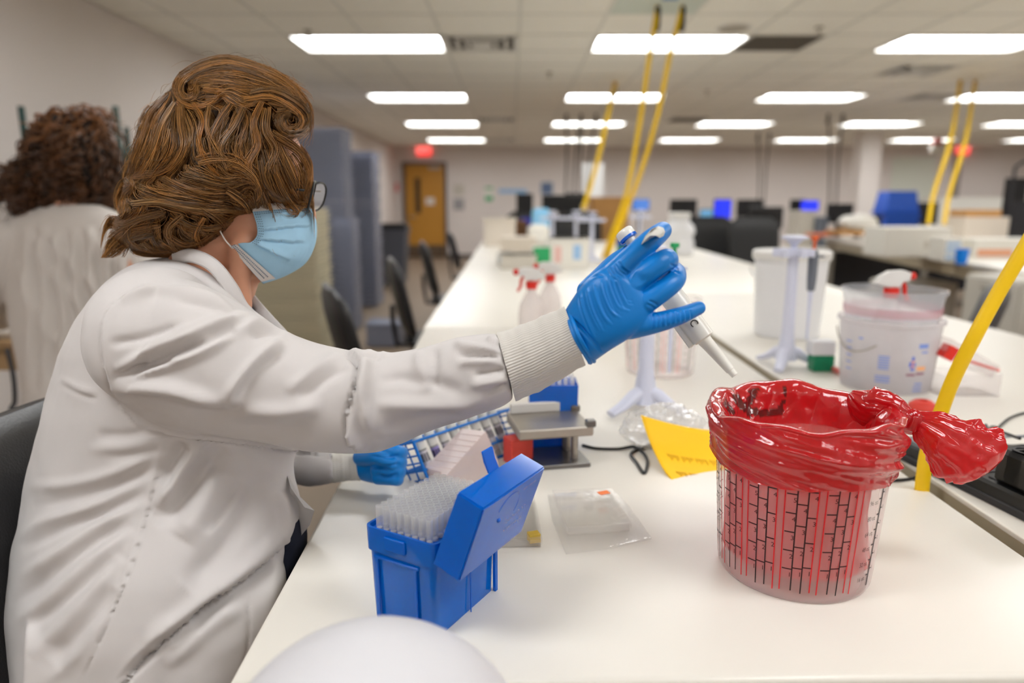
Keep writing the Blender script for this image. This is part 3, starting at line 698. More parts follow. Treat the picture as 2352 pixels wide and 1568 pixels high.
# ---- blue wire rack with capped tubes
m_wire = mat('blue_wire', (0, 110, 196), .4, var=.03)
b0, b1 = T(990, 1117), T(1216, 1024); U = b1 - b0; tl = P(948, 1012, (b0 - CAM).dot(FW) - .005); V = tl - b0; Wv = U.cross(V).normalized()
if Wv.dot(FW) < 0: Wv = -Wv
Wv = Wv * .062; Ln = U.length
rk = thing('tube_rack', b0, 'blue wire tube rack tilted over, holding white capped tubes', 'rack')
def rp(a, b, c): return b0 + U * a + V * b + Wv * c
wr_ = MB()
for b in (0.03, .36, .97):
    for c in (0, 1): wr_.tube([rp(0, b, c), rp(1, b, c)], .0024, 8)
    for a in np.linspace(0, 1, 13): wr_.tube([rp(a, b, 0), rp(a, b, 1)], .0016 if 0 < a < 1 else .0024, 6)
    for c in (.25, .5, .75): wr_.tube([rp(0, b, c), rp(1, b, c)], .0016, 6)
for a in (0, 1):
    for c in (0, 1): wr_.tube([rp(a, 0, c), rp(a, 1, c)], .0026, 8)
    for b in (.15, .52, .68, .84): wr_.tube([rp(a, b, 0), rp(a, b, 1)], .0016, 6)
    for c in (.33, .66): wr_.tube([rp(a, 0, c), rp(a, 1, c)], .0016, 6)
mk('wires', wr_, m_wire, rk, world=True)
m_cap = mat('tube_cap', (222, 222, 214), .5, var=.03); m_tube = film('tube_clear', (216, 216, 210), .45, .15, .1); m_lab = mat('label_paper', (214, 210, 214), .7, var=.05); m_labv = mat('label_print_violet', (150, 140, 200), .7)
for k in range(8):
    a = .09 + k * .104; t = thing('sample_tube', rp(a, .02, .22), f'white capped barcoded sample tube, {nth(k + 1)} from the lowered glove in the wire rack', 'tube', group='sample tubes in the wire rack')
    Vn = V.normalized(); c0 = rp(a, .03, .22); Lv = V.length
    def tp(f): return c0 + Vn * (Lv * f)
    mk('barrel', MB().tube([tp(0), tp(.04), tp(.9)], [.003, .0068, .0068], 16), m_tube, t, world=True)
    mk('cap', MB().tube([tp(.74), tp(.75), tp(1.12), tp(1.13)], [.0074, .0080, .0080, .007], 18), m_cap, t, world=True)
    mk('label', MB().tube([tp(.18), tp(.7)], .0070, 18, cap=False), m_labv if k in (1,) else m_lab, t, world=True)
    vw = (CAM - c0).normalized(); vw = (vw - Vn * vw.dot(Vn)).normalized(); sd_ = Vn.cross(vw); mb = MB()
    for j in range(9):
        an = -1 + j * .24
        mb.box(tp(.56) + (sd_ * math.sin(an) + vw * math.cos(an)) * .0072, (.0003 + .0004 * (j % 3), .0004, .013), frame(sd_ * math.cos(an) - vw * math.sin(an), Vn).transposed().transposed() @ Matrix(((1, 0, 0), (0, 0, 1), (0, 1, 0))))
    for j in range(4):
        for an in (-.6, 0, .6): mb.box(tp(.22 + .05 * j) + (sd_ * math.sin(an) + vw * math.cos(an)) * .0072, (.0034, .0004, .0008), frame(sd_ * math.cos(an) - vw * math.sin(an), Vn) @ Matrix(((1, 0, 0), (0, 0, 1), (0, 1, 0))))
    mk('barcode', mb, m_ink, t, world=True, smooth=0)
# ---- frosted box leaning on the rack, small red carton
m_frost = film('frosted_plastic', (250, 236, 232), .2, .10, .3, diffuse_t=.5)
O = P(1116, 990, 1.10); A_ = P(1026, 1090, 1.03) - O; B_ = P(1172, 1032, 1.15) - O
B_ = B_ - A_ * (B_.dot(A_) / A_.dot(A_)); Cn = A_.cross(B_).normalized(); Cn = Cn if Cn.z < 0 else -Cn; Cd = Cn * .05
fb = thing('frosted_box', O + Cd, 'frosted translucent plastic box leaning against the blue wire rack', 'box')
mk('shell', MB().rings([[O + Cd * c + (A_ * a + B_ * b) * s for a, b in ((0, 0), (1, 0), (1, 1), (0, 1))] for c, s in ((0, 1), (.25, 1), (.26, .97), (1, .93))]), m_frost, fb, world=True, smooth=20)
mb = MB()
for k in range(1, 8): mb.tube([O + A_ * (k / 8) + Cd * .3 * 0 - B_ * .01, O + A_ * (k / 8) + B_ * .0 + Cd * .9], .0008, 5); mb.tube([O + B_ * (k / 8) - A_ * .01, O + B_ * (k / 8) + Cd * .9], .0008, 5)
mk('ribs', mb, m_frost, fb, world=True)
q = T(1190, 1060); cr = thing('red_carton', q, 'small red carton with a purple end beside the frosted box', 'carton')
mk('body', MB().box((0, 0, .022), (.040, .03, .044), Rz(.5), .001), mat('carton_red', (226, 78, 66), .55, var=.15, scale=90), cr); mk('end_print', MB().box(Rz(.5) @ Vector((.0205, 0, .03)), (.001, .026, .024), Rz(.5)), mat('carton_purple', (128, 44, 104), .55), cr)
# ---- second blue tip box and the steel stand
q = T(1268, 1020); t = thing('tip_box', q, 'blue tip box filled with tips, standing behind the steel stand', 'box')
mk('body', MB().rings([[Vector((x * s, y * s, z)) for x, y in ((-.042, -.03), (.042, -.03), (.042, .03), (-.042, .03))] for z, s in ((0, .95), (.115, 1), (.115, .95), (.1, .94))], True, False), m_blue, t, smooth=20)
mk('plate', MB().box((0, 0, .104), (.078, .056, .003)), m_bluedk, t)
mb = MB()
for i in range(7):
    for j in range(4): mb.tube([(-.033 + i * .011, -.02 + j * .013, .105), (-.033 + i * .011, -.02 + j * .013, .125)], .0036, 8)
mk('tips', mb, m_tip, t, kind='stuff')
s0, s1 = T(1357, 1072), T(1216, 1083); sx = (s0 - s1).normalized(); sy = Vector((-sx.y, sx.x, 0)); sw = .118
stn = thing('steel_stand', s0 - sx * sw / 2 + sy * .045, 'brushed steel raised platform stand on a dark base plate', 'stand', rz=math.atan2(sx.y, sx.x))
m_sdk = mat('steel_base', (120, 118, 116), .25, metal=.8, var=.05)
mk('base', MB().box((0, 0, .004), (sw, .09, .007), bev=.001), m_sdk, stn)
ptop = .062
mk('platform', MB().box((0, .0, ptop), (sw + .004, .10, .016), bev=.002), m_steel, stn)
mk('back_rail', MB().box((-.012, .046, ptop + .016), (sw - .03, .008, .018), bev=.002), m_whitem, stn)
for y in (-.02, .02, .036): mk('post', MB().cyl((sw / 2 - .02, y, .007), (sw / 2 - .02, y, ptop - .008), .0055), m_steel, stn)
mk('post', MB().cyl((-sw / 2 + .02, .02, .007), (-sw / 2 + .02, .02, ptop - .008), .0055), m_steel, stn)
for y in (-.044, .042): mk('clamp', MB().box((sw / 2 - .002, y, ptop + .012), (.016, .014, .012), bev=.002), m_sdk, stn)
def cable(name, path, r_, lab, m_=None, z=None, n=7):
    pts = [Vector(q) for q in spline(path, 8)]; o = mk(name, MB().tube(pts, r_, n), m_ or m_black, label=lab, cat='cable'); return o
def onT(px, py, h=.003): p = T(px, py); return (p.x, p.y, p.z + h)
cable('cable', [onT(*q) for q in ((1338, 1026), (1370, 1033), (1420, 1034), (1455, 1029), (1474, 1040), (1487, 1062), (1480, 1090), (1462, 1066), (1449, 1046), (1470, 1034), (1500, 1030), (1530, 1030))], .0026, 'thin black cable looping on the bench between the steel stand and the yellow sheet')
# ---- square dishes
m_dish = film('dish_plastic', (254, 250, 248), .94, .16, .06, diffuse_t=.4)
def dish(corners, h, lab, extra=None):
    c = sum(corners, Vector()) / 4; t = thing('square_dish', (c.x, c.y, TABLE + extra if extra else TABLE), lab, 'dish'); z0 = extra or 0
    L = [Vector((p.x, p.y, TABLE + z0)) for p in corners]
    def sc(s, dz): cc = Vector((c.x, c.y, TABLE + z0)); return [cc + (p - cc) * s + Z * dz for p in L]
    mk('base', MB().rings([sc(.94, .0), sc(.96, .001), sc(.96, h * .8), sc(.945, h * .8), sc(.945, .002)], True, True), m_dish, t, world=True, smooth=20)
    mk('cover', MB().rings([sc(1, h * .45), sc(1, h), sc(.98, h + .001), sc(.975, h + .0), sc(.94, h)], False, True), m_dish, t, world=True, smooth=20)
    return t
t = dish([T(1302, 1236), T(1450, 1226), T(1398, 1143), T(1268, 1148)], .013, 'clear square culture dish with an orange mark, lying on a plastic sleeve', .002)
p = T(1386, 1156); mk('orange_mark', MB().box((p.x, p.y, TABLE + .0165), (.016, .011, .0006), Rz(.4)), mat('orange_ink', (232, 120, 60), .6), t, world=True)
t = dish([T(1120, 1262), T(1246, 1260), T(1226, 1150), T(1120, 1152)], .013, 'clear square culture dish with a yellow tape corner, half behind the open lid')
p = T(1226, 1248); mk('yellow_tape', MB().box((p.x, p.y, TABLE + .009), (.014, .012, .011), Rz(.3)), film('yellow_tape', (232, 200, 60), .3, .1), t, world=True)
sl = [T(*q) for q in ((1258, 1140), (1404, 1126), (1446, 1166), (1496, 1240), (1400, 1262), (1300, 1274), (1268, 1196))]
mb = MB(); c = sum(sl, Vector()) / 7
mb.rings([[Vector((c.x + (p.x - c.x) * s, c.y + (p.y - c.y) * s, TABLE + h + .0012 * noise.noise(p * 30))) for p in sl] for s, h in ((1, .0005), (1, .0032), (.96, .0036), (.3, .0016))], True, True); mk('plastic_sleeve', mb, film('sleeve_film', (254, 252, 250), .90, .14, .1, bump=.3, bscale=120), smooth=60, label='crinkled clear plastic sleeve under the dish with the orange mark', cat='sleeve')
# ---- yellow sheet
def ysheet(u, v):
    l = spline([(1472, 953, 1.17), (1496, 1022, 1.15), (1530, 1086, 1.105), (1574, 1131, 1.055)], 10); i = min(int(v * (len(l) - 1)), len(l) - 2); f = v * (len(l) - 1) - i; a = l[i] * (1 - f) + l[i + 1] * f
    r_ = spline([(1700, 992, 1.20), (1712, 1050, 1.16), (1720, 1100, 1.11), (1730, 1122, 1.06)], 10); b = r_[i] * (1 - f) + r_[i + 1] * f
    q = a * (1 - u) + b * u; q[1] += 9 * math.sin(u * math.pi) * (1 - v); return P(*q)
mb = MB().grid(ysheet, 24, 24); o = mk('yellow_sheet', mb, mat('yellow_paper', (255, 200, 0), .6, var=.03), smooth=180, label='curled yellow paper sheet leaning beside the red bagged bucket', cat='paper')
md = o.modifiers.new('t', 'SOLIDIFY'); md.thickness = .0012
mb = MB()
for row, v in enumerate((.40, .62)):
    for k in range(26):
        if k % 7 == 6: continue
        u = .14 + k * .022; p, q = ysheet(u, v), ysheet(u + .012, v + .03 + .02 * ((k * 5) % 3)); off = (CAM - p).normalized() * .0012; mb.tube([p + off, q + off], .0004, 4)
mk('handwriting', mb, mat('pencil', (186, 140, 20), .8), o, smooth=0)
# ---- crumpled clear bag
q = T(1530, 1035); mb = MB().ball((0, 0, .034), (.075, .05, .036), 72, 44); mb.v = [v + v.normalized() * crum(v, 32, .016) for v in mb.v]
cb = thing('plastic_bag', q + Vector((0, .02, -.002)), 'crumpled clear plastic bag behind the yellow sheet', 'bag')
mb.v = [Vector((v.x, v.y, max(v.z, .002))) for v in mb.v]; mk('film', mb, film('clear_bag', (254, 253, 250), .66, .2, .1, diffuse_t=.3), cb, smooth=25)
mb = MB()
for k in range(9): a = -.5 + .13 * k; mb.tube([(-.04 + k * .01, -.02, .03), (-.02 + k * .01, .02, .045)], .003, 6)
mk('contents', mb, m_white, cb, kind='stuff')
# ---- white dome at the near corner
dc = P(905, 1400, .56); t = thing('white_bin', (dc.x, dc.y - .10, 0), 'smooth white dome lidded bin standing at the end of the bench', 'bin')
m_dome = mat('dome_white', (212, 212, 216), .45, var=.01); zt = P(900, 1447, .47).z; rb_ = .112
mk('lid', MB().lathe([(.001, zt)] + [(rb_ * math.sin(a), zt - .11 * (1 - math.cos(a))) for a in np.linspace(.12, 1.5, 14)] + [(rb_, zt - .13), (rb_ - .006, zt - .13)], n=48, cap0=True, cap1=True), m_dome, t, smooth=60)
mk('rim', MB().lathe([(rb_ - .01, zt - .15), (rb_ + .004, zt - .15), (rb_ + .004, zt - .125), (rb_ - .01, zt - .125)], n=48), m_dome, t)
mk('body', MB().lathe([(.09, 0), (.10, .01), (rb_ - .004, zt - .15)], n=40), m_dome, t)
# ================================================================ middle of the benches
m_stand = mat('stand_plastic', (214, 218, 236), .35, var=.02); m_milk = mat('milky_plastic', (232, 233, 236), .4, var=.02)
m_green = mat('green_plastic', (0, 128, 88), .45); m_greenl = mat('green_print', (40, 160, 96), .55); m_redp = mat('red_plastic', (214, 36, 22), .35); m_orange = mat('orange_plastic', (222, 96, 40), .4)
m_grey = mat('grey_plastic', (106, 112, 122), .4); m_prb = mat('blue_print', (120, 146, 216), .6); m_prb2 = mat('blue_print_dark', (70, 104, 206), .6)
m_milkf = film('milky_wall', (236, 232, 234), .25, .08, .25, diffuse_t=.5); m_yel = mat('yellow_sheath', (236, 194, 0), .45, var=.04)
def pip_stand(base, hgt, lab, rz=0, hang=((0, 'dark'),), group=None):
    t = thing('pipette_stand', base, lab, 'stand', rz=rz, group=group)
    for k in range(3):
        a = 2 * math.pi * k / 3 + math.pi * .5; u = Vector((math.cos(a), math.sin(a), 0))
        mb = MB(); mb.tube([u * .0 + Z * .045, u * .03 + Z * .036, u * .06 + Z * .018, u * .088 + Z * .008], [(.016, .016), (.015, .014), (.014, .009), (.012, .006)], 14, flat=u.cross(Z)); mk('foot', mb, m_stand, t, smooth=60)
    mk('column', MB().lathe([(.028, .02), (.022, .05), (.016, .09), (.0145, hgt * .5), (.0125, hgt * .86), (.0125, hgt * .9)], n=24), m_stand, t)
    mb = MB().lathe([(.012, hgt * .84), (.026, hgt * .845), (.026, hgt * .9), (.012, hgt * .905)], n=24)
    for k in range(6):
        a = math.pi * k / 3 + .2; mb.box((math.cos(a) * .036, math.sin(a) * .036, hgt * .87), (.028, .016, .02), Rz(a), .002)
    mk('carousel', mb, m_stand, t, smooth=40)
    mk('knob', MB().lathe([(.007, hgt * .9), (.009, hgt * .93), (.022, hgt * .965), (.033, hgt * .975), (.033, hgt * .99), (.02, hgt)], n=28), m_stand, t, smooth=50)
    return t
def hung_pipette(stand, a, lab, body=m_grey, top=m_orange, hgt=.33):
    c = stand.location + Rz(stand.rotation_euler.z) @ Vector((math.cos(a) * .052, math.sin(a) * .052, hgt * .60))
    t = thing('pipette', c, lab, 'pipette')
    mk('body', MB().tube([(0, 0, .0), (0, 0, .004), (0, 0, .03), (0, 0, .09), (0, 0, .105)], [.007, .010, .012, .013, .009], 18), body, t); mk('nozzle', MB().tube([(0, 0, 0), (0, 0, -.03), (0, 0, -.125)], [.0065, .005, .003], 14), m_stand, t)
    mk('plunger', MB().tube([(0, 0, .10), (0, 0, .128), (0, 0, .129), (0, 0, .138)], [.004, .004, .009, .009], 14), top, t); mk('hook', MB().box((.012, 0, .088), (.03, .012, .006), bev=.002), body, t)
    return t
s1_ = pip_stand(T(1480, 945), .34, 'tall pale pipette stand on the bench behind the steel stand')
hung_pipette(s1_, .25, 'pale pipette with green plunger hanging on the tall pale stand', m_stand, m_greenl, .34)
s2_ = pip_stand(T(1803, 842), .34, 'pale pipette stand in front of the white lidded tub', .5)
hung_pipette(s2_, -.45 , 'dark grey pipette with an orange plunger on the stand by the white tub')
# white tub with lid
q = T(1805, 768); dd = (q - CAM).dot(FW); r_ = 78 * dd / F; hz = .268
t = thing('white_tub', q, 'large white tub with a snap lid behind the pipette stand', 'tub')
mk('wall', MB().lathe([(r_ * .86, 0), (r_ * .9, .004), (r_, hz - .03), (r_ * 1.03, hz - .028), (r_ * 1.03, hz - .01)], n=48), m_milk, t); mk('lid', MB().lathe([(r_ * 1.07, hz - .022), (r_ * 1.08, hz - .018), (r_ * 1.08, hz), (r_ * 1.03, hz + .004), (r_ * .98, hz - .002), (.01, hz + .002)], n=48), m_white, t, smooth=40)
mk('handle', MB().tube([Vector((math.cos(a) * r_ * 1.1, math.sin(a) * r_ * 1.1, hz - .05 - .06 * math.sin((a - .2) / 2.7 * math.pi))) for a in np.linspace(.2, 2.9, 16)], .003, 8), m_milk, t)
# printed white bucket with a clear bucket nested in it
q = T(2030, 884); dd = (q - CAM).dot(FW); r_ = 104 * dd / F; hz = .158; ca1 = math.atan2(-q.y, -q.x)
t = thing('white_bucket', q, 'white bucket with blue and orange print and a clear bucket nested inside', 'bucket')
def wb(a, z, off=.0006): rr = r_ * (.90 + .10 * z / hz) + off; return Vector((rr * math.cos(ca1 + a), rr * math.sin(ca1 + a), z))
mk('wall', MB().lathe([(.01, .003), (r_ * .88, 0), (r_ * .90, .004), (r_, hz - .006), (r_ * 1.05, hz - .004), (r_ * 1.05, hz + .004), (r_ * .99, hz + .004)], n=56, cap1=False), m_milkf, t, smooth=50)
mk('bail_handle', MB().tube([wb(a, hz - .02 - .06 * math.sin((a + 1.5) / 1.6 * math.pi) * .8, .006) for a in np.linspace(-1.45, -.2, 14)], .0018, 8), m_steel, t)
def wprint(name, rects, m):
    mb = MB()
    for a0, a1, z0, z1 in rects:
        for k in range(3):
            b0_, b1_ = a0 + (a1 - a0) * k / 3, a0 + (a1 - a0) * (k + 1) / 3; mb.add([wb(b0_, z0), wb(b1_, z0), wb(b1_, z1), wb(b0_, z1)], [[0, 1, 2, 3]])
    mk(name, mb, m, t, smooth=0, kind='stuff')
rc = [(-.16 + .0, .06, .058 + k * .0055, .061 + k * .0055) for k in range(6)] + [(-.2, .1, .028 + k * .006, .031 + k * .006) for k in range(3)] + [(.62, .85, .108, .118), (.7, .86, .097, .101), (.62, .85, .010, .013), (.62, .84, .018, .021), (.64, .84, .026, .029)]
rc += [(-.95, -.78, .045 + k * .016, .048 + k * .016) for k in range(5)] + [(-.6, -.5, .12, .124)]
wprint('blue_lettering', rc, m_prb)
wprint('emblem_petals', [(.46, .52, .066, .078), (.50, .58, .058, .066), (.50, .56, .080, .09), (.55, .6, .068, .076)], m_prb2); wprint('emblem_centre', [(.50, .57, .064, .082)], mat('peach_print', (240, 170, 130), .6)); wprint('orange_lettering', [(.64, .86, .058, .067)], mat('orange_print', (240, 176, 120), .6)); wprint('dark_lettering', [(.42, .62, .046, .051), (.64, .85, .048, .053)], mat('plum_print', (150, 100, 120), .6))
t2 = thing('clear_bucket', q + Z * .006, 'clear measuring bucket nested in the printed white bucket', 'bucket')
mk('wall', MB().lathe([(.01, .002), (r_ * .80, .0), (r_ * .84, .1), (r_ * .99, .213), (r_ * 1.03, .214), (r_ * 1.03, .222), (r_ * .99, .222)], n=56, cap1=False), film('bucket_pale', (214, 218, 226), .62, .1, .15), t2, smooth=50)
mk('red_lines', MB().lathe([(r_ * .955, .165), (r_ * .97, .185)], n=48, cap0=False, cap1=False), film('pink_print', (214, 130, 150), .6, .05), t2, kind='stuff')
# spray bottles
def spray(base, lab, rz=0, sc=1, stand_h=0):
    t = thing('spray_bottle', base, lab, 'spray bottle', rz=rz)
    mb = MB().lathe([(.01, 0), (.034, .0), (.038, .006), (.038, .10), (.034, .13), (.02, .158), (.0135, .168), (.0135, .182)], n=28); mk('bottle', mb, film('spray_bottle_wall', (238, 230, 228), .45, .1, .2), t, smooth=50)
    mk('neck_ring', MB().lathe([(.0155, .176), (.0165, .178), (.0165, .196), (.0155, .198)], n=24), m_redp, t)
    hp = [(-.03, .205), (-.012, .199), (.014, .199), (.022, .212), (.036, .214), (.038, .232), (.022, .238), (-.01, .236), (-.032, .224), (-.042, .208)]
    mb = MB(); mb.rings([[Vector((x, y * (1 if abs(y) else 1), z)) if False else Vector((x * (1 - .06 * (abs(y) > .009)), y, .218 + (z - .218) * (1 - .12 * (abs(y) > .009)))) for x, z in hp] for y in (-.011, -.009, .009, .011)]); mk('spray_head', mb, m_white, t, smooth=40)
    mk('nozzle', MB().lathe([(.006, 0), (.009, .002), (.009, .012), (.0045, .016)], (.037, 0, .224), 14, frame((0, 1, 0), (0, 0, 1))), m_redp, t)
    mk('trigger', MB().tube([(.024, 0, .212), (.030, 0, .198), (.031, 0, .184), (.040, 0, .168)], [.005, .005, .0045, .0035], 10), m_redp, t)
    mk('dip_tube', MB().tube([(0, 0, .01), (.004, 0, .1), (0, 0, .18)], .002, 6), m_milk, t)
    return t
spray(T(1220, 800), 'white headed spray bottle with red trigger, nearer of the pair behind the cuff', math.pi)
spray(T(1262, 772), 'white headed spray bottle with red neck ring, farther of the pair behind the cuff', math.pi)
sp3 = spray(q + Vector((-.0, .0, .010)), 'white headed spray bottle with red trigger standing in the clear bucket', 0)
sp3.location = q + Vector((.0, .01, .058 - .01)); sp3.location.z = P(2022, 676, dd).z - .178
mk('contents', MB().lathe([(r_ * .7, .004), (r_ * .72, sp3.location.z - q.z - .008)], n=32), film('liquid', (232, 226, 228), .5, .05), t2)
# clear bucket with red print behind the hand
q3 = T(1515, 852); bt2 = thing('measuring_bucket', q3, 'clear measuring bucket with faint red print behind the blue gloved hand', 'bucket')
_sv = (m_ink, m_inkr); bucket_parts(bt2)
# green box, marker pen, red bulb, acrylic box
q = T(1884, 850); t = thing('green_pack', q, 'small white and green pack standing beside the printed bucket', 'box'); mk('lower', MB().box((0, 0, .021), (.052, .04, .042), bev=.002), m_green, t); mk('upper', MB().box((-.004, 0, .060), (.058, .04, .036), bev=.002), m_milk, t)
a, b = T(1890, 842) + Z * .008, T(2006, 899) + Z * .008; t = thing('marker_pen', a, 'red marker pen with a light blue grip lying by the printed bucket', 'pen')
mk('barrel', MB().tube([a, a + (b - a) * .02, a + (b - a) * .58], [.005, .007, .0075], 14), mat('pink_red', (222, 116, 108), .4), t, world=True); mk('grip', MB().tube([a + (b - a) * .58, a + (b - a) * .84], [.0078, .0078], 14), mat('light_blue', (96, 156, 214), .4), t, world=True); mk('cap', MB().tube([a + (b - a) * .84, b], [.0078, .005], 14), mat('dark_red', (190, 70, 70), .4), t, world=True)
q = T(2116, 962); t = thing('rubber_bulb', q, 'round red rubber bulb with a hole, behind the knotted bag', 'bulb'); mk('body', MB().lathe([(.015, 0), (.024, .006), (.0285, .018), (.025, .031), (.015, .038), (.008, .0385)], n=32, cap1=False), mat('red_rubber', (206, 58, 44), .55), t, smooth=60); mk('bore', MB().lathe([(.0082, .0385), (.0075, .03), (.005, .02)], n=20, cap0=False), m_redp, t)
f0 = T(2165, 912); f1 = T(2290, 908); wdx = (f1 - f0).length
t = thing('acrylic_box', (f0 + f1) / 2 + Vector((0, .04, 0)), 'clear acrylic box with a tilted lid and red strip beside the yellow cord', 'box')
m_acr = film('acrylic', (236, 226, 228), .74, .16, .05)
mk('tray', MB().rings([[Vector((x, y, z)) for x, y in ((-wdx / 2, -.04), (wdx / 2, -.04), (wdx / 2, .04), (-wdx / 2, .04))] for z in (0, .05)], True, False), m_acr, t, smooth=20)
lm = Matrix.Rotation(.5, 3, 'Y'); mk('lid', MB().box((-.005, 0, .085), (wdx, .08, .03), lm, .002), m_acr, t); mk('red_strip', MB().box((-wdx * .42, -.03, .098), (.022, .03, .03), lm), m_redp, t)
pn = thing('red_pen', t.location + Vector((.01, -.02, .06)), 'thin red pen lying across the clear acrylic box', 'pen'); mk('barrel', MB().tube([(-.03, 0, .022), (.06, 0, -.006)], .0035, 10), m_redp, pn); mk('tip', MB().tube([(-.036, 0, .024), (-.03, 0, .022)], [.0012, .003], 8), m_steel, pn)
# ---- power strip with adapters and cords
a, b = T(2046, 1043), T(2352, 1196); dr = (b - a).normalized(); pr = Vector((-dr.y, dr.x, 0)); 
if pr.x < 0: pr = -pr
LS = (b - a).length + .12; Wd = .062; t = thing('power_strip', a + dr * LS / 2 + pr * Wd / 2, 'black power strip lying along the cable gap behind the red bag', 'power strip', rz=math.atan2(dr.y, dr.x))
sgn = 1 if (Rz(t.rotation_euler.z) @ Vector((0, 1, 0))).dot(pr) > 0 else -1
mk('body', MB().box((0, 0, .016), (LS, Wd, .030), bev=.004), m_black, t); mk('lower_shell', MB().box((0, 0, .006), (LS + .004, Wd + .006, .012), bev=.002), m_dark, t)
mk('switch', MB().box((-LS / 2 + .055, 0, .033), (.022, .03, .006), bev=.002), m_redp, t); mk('rating_label', MB().box((-LS / 2 + .025, 0, .0314), (.026, .034, .0008)), m_grey, t)
for k in range(4):
    o = mk('socket', MB().box((-LS / 2 + .10 + k * .05, 0, .0318), (.036, .036, .0016), bev=.0006), m_dark, t)
    mk('slots', MB().box((-.0 - LS / 2 + .10 + k * .05, -.006, .0328), (.010, .002, .0006)).box((-LS / 2 + .10 + k * .05, .006, .0328), (.010, .002, .0006)), m_black, o, kind='stuff')
for px, py, lab, sz in ((2268, 1092, 'black plug adapter in the power strip, the one under the bag tail', .05), (2335, 1104, 'larger black plug adapter in the power strip, close to the frame edge', .066)):
    w_ = T(px, py, TABLE + .05); lc = t.location + dr * ((w_ - t.location).dot(dr)); ad = thing('plug_adapter', (lc.x, lc.y, TABLE + .031), lab, 'plug', rz=t.rotation_euler.z)
    mk('body', MB().box((0, 0, .026), (sz, .05, .050), bev=.006), m_black, ad); mk('face_ring', MB().lathe([(.012, .0512), (.016, .0512), (.016, .0522), (.012, .0522), (.012, .0512)], n=20, cap0=False, cap1=False), m_dark, ad)
cable('cable', [onT(2012, 1106), onT(2050, 1107), onT(2100, 1101), onT(2130, 1090, .012), P(2160, 1076, 1.13)], .0026, 'black cable running from behind the bucket to the power strip')
cable('cable', [onT(2262, 1085, .06), onT(2256, 1040, .05), onT(2262, 1012, .02), onT(2285, 1000, .006), onT(2288, 985), onT(2274, 985), onT(2280, 1002), onT(2300, 978), onT(2330, 958), onT(2380, 950), onT(2520, 960)], .0024, 'black cable with a small loop leaving the power strip')
cable('cable', [onT(2270, 1085, .06), onT(2262, 1030, .03), onT(2300, 1006), onT(2380, 1005), onT(2540, 1010)], .0022, 'grey thin cable running straight from the power strip', m_grey)
cable('cable', [onT(2330, 1090, .06), onT(2290, 1045, .04), onT(2310, 1026), onT(2380, 1026), onT(2540, 1040)], .0026, 'black cable running level beside the looped one')
# ---- yellow drop cords
def cord(name, path, hw, th, lab, top=None):
    sp = spline(path, 10); mb = MB(); pts = [Vector(q[:3]) for q in sp]; t = thing(name, pts[0], lab, 'cable')
    mb.tube(pts, [(hw, th)] * len(pts), 12, flat=Vector((1, -.15, .15))); mk('sheath', mb, m_yel, t, world=True, smooth=60)
    e = pts[-1]; mk('grip', MB().tube([e - Z * .16, e - Z * .15, e - Z * .02, e], [.012, .02, .022, .012], 12), m_black, t, world=True)
    return t
def pd(px, py, d): return tuple(P(px, py, d))
bt = T(2119, 1120); path = [(bt.x, bt.y, TABLE - .04), tuple(P(2128, 1045, 1.03)), tuple(P(2158, 955, 1.02)), tuple(P(2190, 870, 1.0)), tuple(P(2240, 770, .98)), tuple(P(2300, 660, .97)), (.725, .962, 1.33), (.755, .955, 1.44), (.80, .94, 1.60), (.86, .92, 1.82), (.95, .89, 2.18), (1.05, .85, CEIL)]
cord('hanging_cable', path, .0108, .006, 'bright yellow flat drop cord reaching the bench beside the knotted bag')
b2_ = T(1383, 592)
cord('hanging_cable', [(b2_.x, b2_.y, TABLE - .02), tuple(P(1405, 540, 5.25)), tuple(P(1440, 440, 5.1)), tuple(P(1468, 290, 4.95)), tuple(P(1490, 140, 4.75)), tuple(T(1511, 14, CEIL))], .017, .012, 'yellow drop cord from the paired ceiling mount, the one on the tray side')
cord('hanging_cable', [(b2_.x + .04, b2_.y, TABLE - .02), tuple(P(1412, 548, 5.25)), tuple(P(1470, 400, 5.1)), tuple(P(1510, 265, 4.95)), tuple(P(1538, 130, 4.75)), tuple(T(1568, 14, CEIL))], .017, .012, 'yellow drop cord from the paired ceiling mount, the one on the column side')
cord('hanging_cable', [tuple(P(1340, 480, 7.6)), tuple(P(1372, 370, 7.4)), tuple(P(1396, 265, 7.2)), tuple(T(1413, 190, CEIL))], .024, .014, 'single yellow drop cord hanging farther off, before the white wall chart')
for i, (px0, px1, nm) in enumerate(((2132, 2206, 'tray'), (2168, 2240, 'far'))):
    cord('hanging_cable', [tuple(P(px0, 515, 7.0)), tuple(P(px0 + 14, 440, 7.0)), tuple(P(px1 - 22, 320, 7.0)), tuple(T(px1, 186, CEIL))], .02, .014, f'yellow drop cord beside the square column, the one on the {nm} side')
q = T(1539, 14, CEIL); m_pale = mat('mount_panel', (206, 214, 204), .6)
t = thing('cord_mount', (X0 + (mount_cell[0] + .5) * PT, Y0 + (mount_cell[1] + .5) * PT, CEIL), 'pale green ceiling plate from which two yellow cords hang', 'ceiling mount')
mk('plate', MB().box((0, 0, .006), (.6, .6, .012)), m_pale, t, smooth=0); mk('tag', MB().box((.05, -.1, -.004), (.1, .06, .004)), mat('tag_blue', (70, 130, 180), .5), t, smooth=0)
